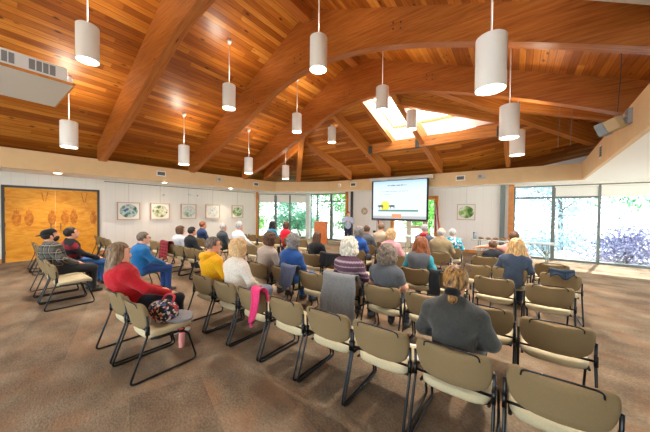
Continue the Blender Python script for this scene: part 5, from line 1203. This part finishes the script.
tree(-14.8, 15.5, 6.0, 2.4, 'blue-green tree outside the corner window beside the thick post', GB, 2)
tree(-12.3, 18.0, 6.5, 2.6, 'tall tree seen through the window left of the lectern', GC, 3)
tree(-9.6, 17.0, 6.0, 2.2, 'leafy tree seen through the glass behind the lectern', GA, 4)
tree(-16.0, 11.8, 2.0, 1.8, 'low bright shrub outside the corner window', GA, 5, 4500, False, name='shrub')
tree(-13.4, 15.2, 2.0, 1.8, 'low shrub outside behind the seated pair at the left windows', GB, 6, 4500, False, name='shrub')
tree(-8.6, 15.6, 2.2, 1.6, 'round green shrub outside beside the presenter', GC, 7, 4500, False, name='shrub')
tree(-.9, 18.5, 6.5, 2.8, 'pale tree outside the narrow clear right window bay', BL_, 8, 7000)
tree(2.0, 19.0, 6.0, 3.2, 'pale blue tree outside the second right window bay', BL_, 9, 7000)
tree(5.4, 18.0, 6.5, 3.0, 'green tree outside the farthest right window bay', GC, 10, 6000)
tree(8.5, 17.0, 6.0, 2.8, 'green tree outside at the right edge of the windows', BL_, 11, 7000)
tree(1.2, 15.8, 1.1, 1.5, 'low blue-grey shrub outside the second right window bay', BL_, 12, 3500, False, name='shrub', size=.06)
tree(3.6, 15.4, 1.35, 1.7, 'large purple shrub outside the rightmost window', PU, 13, 5000, False, name='shrub', size=.06)
tree(6.4, 15.4, 1.3, 1.7, 'purple shrub cut off by the right edge of the photo', PU, 14, 4500, False, name='shrub', size=.06)
tree(-1.2, 15.5, 1.0, 1.3, 'pale shrub outside behind the child', BL_, 15, 3000, False, name='shrub', size=.06)
tree(-4.2, 16.5, 3.5, 1.8, 'green tree seen through the entrance door glass', GA, 16)
# ================================================================== LIGHT
w = bpy.data.worlds.new('sky'); bpy.context.scene.world = w; w.use_nodes = True
bg = w.node_tree.nodes['Background']; bg.inputs[0].default_value = (.86, .93, 1.0, 1); bg.inputs[1].default_value = 4.2
sl = bpy.data.lights.new('sun', 'SUN'); sl.energy = 11; sl.angle = .02; sl.color = (1, .95, .88)
so = bpy.data.objects.new('sun', sl); C.objects.link(so)
so.rotation_euler = Vector((-.2, -.75, -.8)).to_track_quat('-Z', 'Y').to_euler(); so.location = (5, 30, 20)
sc = bpy.context.scene
sc.view_settings.view_transform = 'Standard'; sc.view_settings.look = 'None'; sc.view_settings.gamma = 1; sc.view_settings.use_curve_mapping = False
sc.view_settings.exposure = 1.2
sc.cycles.max_bounces = 10; sc.cycles.diffuse_bounces = 5; sc.cycles.transparent_max_bounces = 12; sc.cycles.sample_clamp_indirect = 8
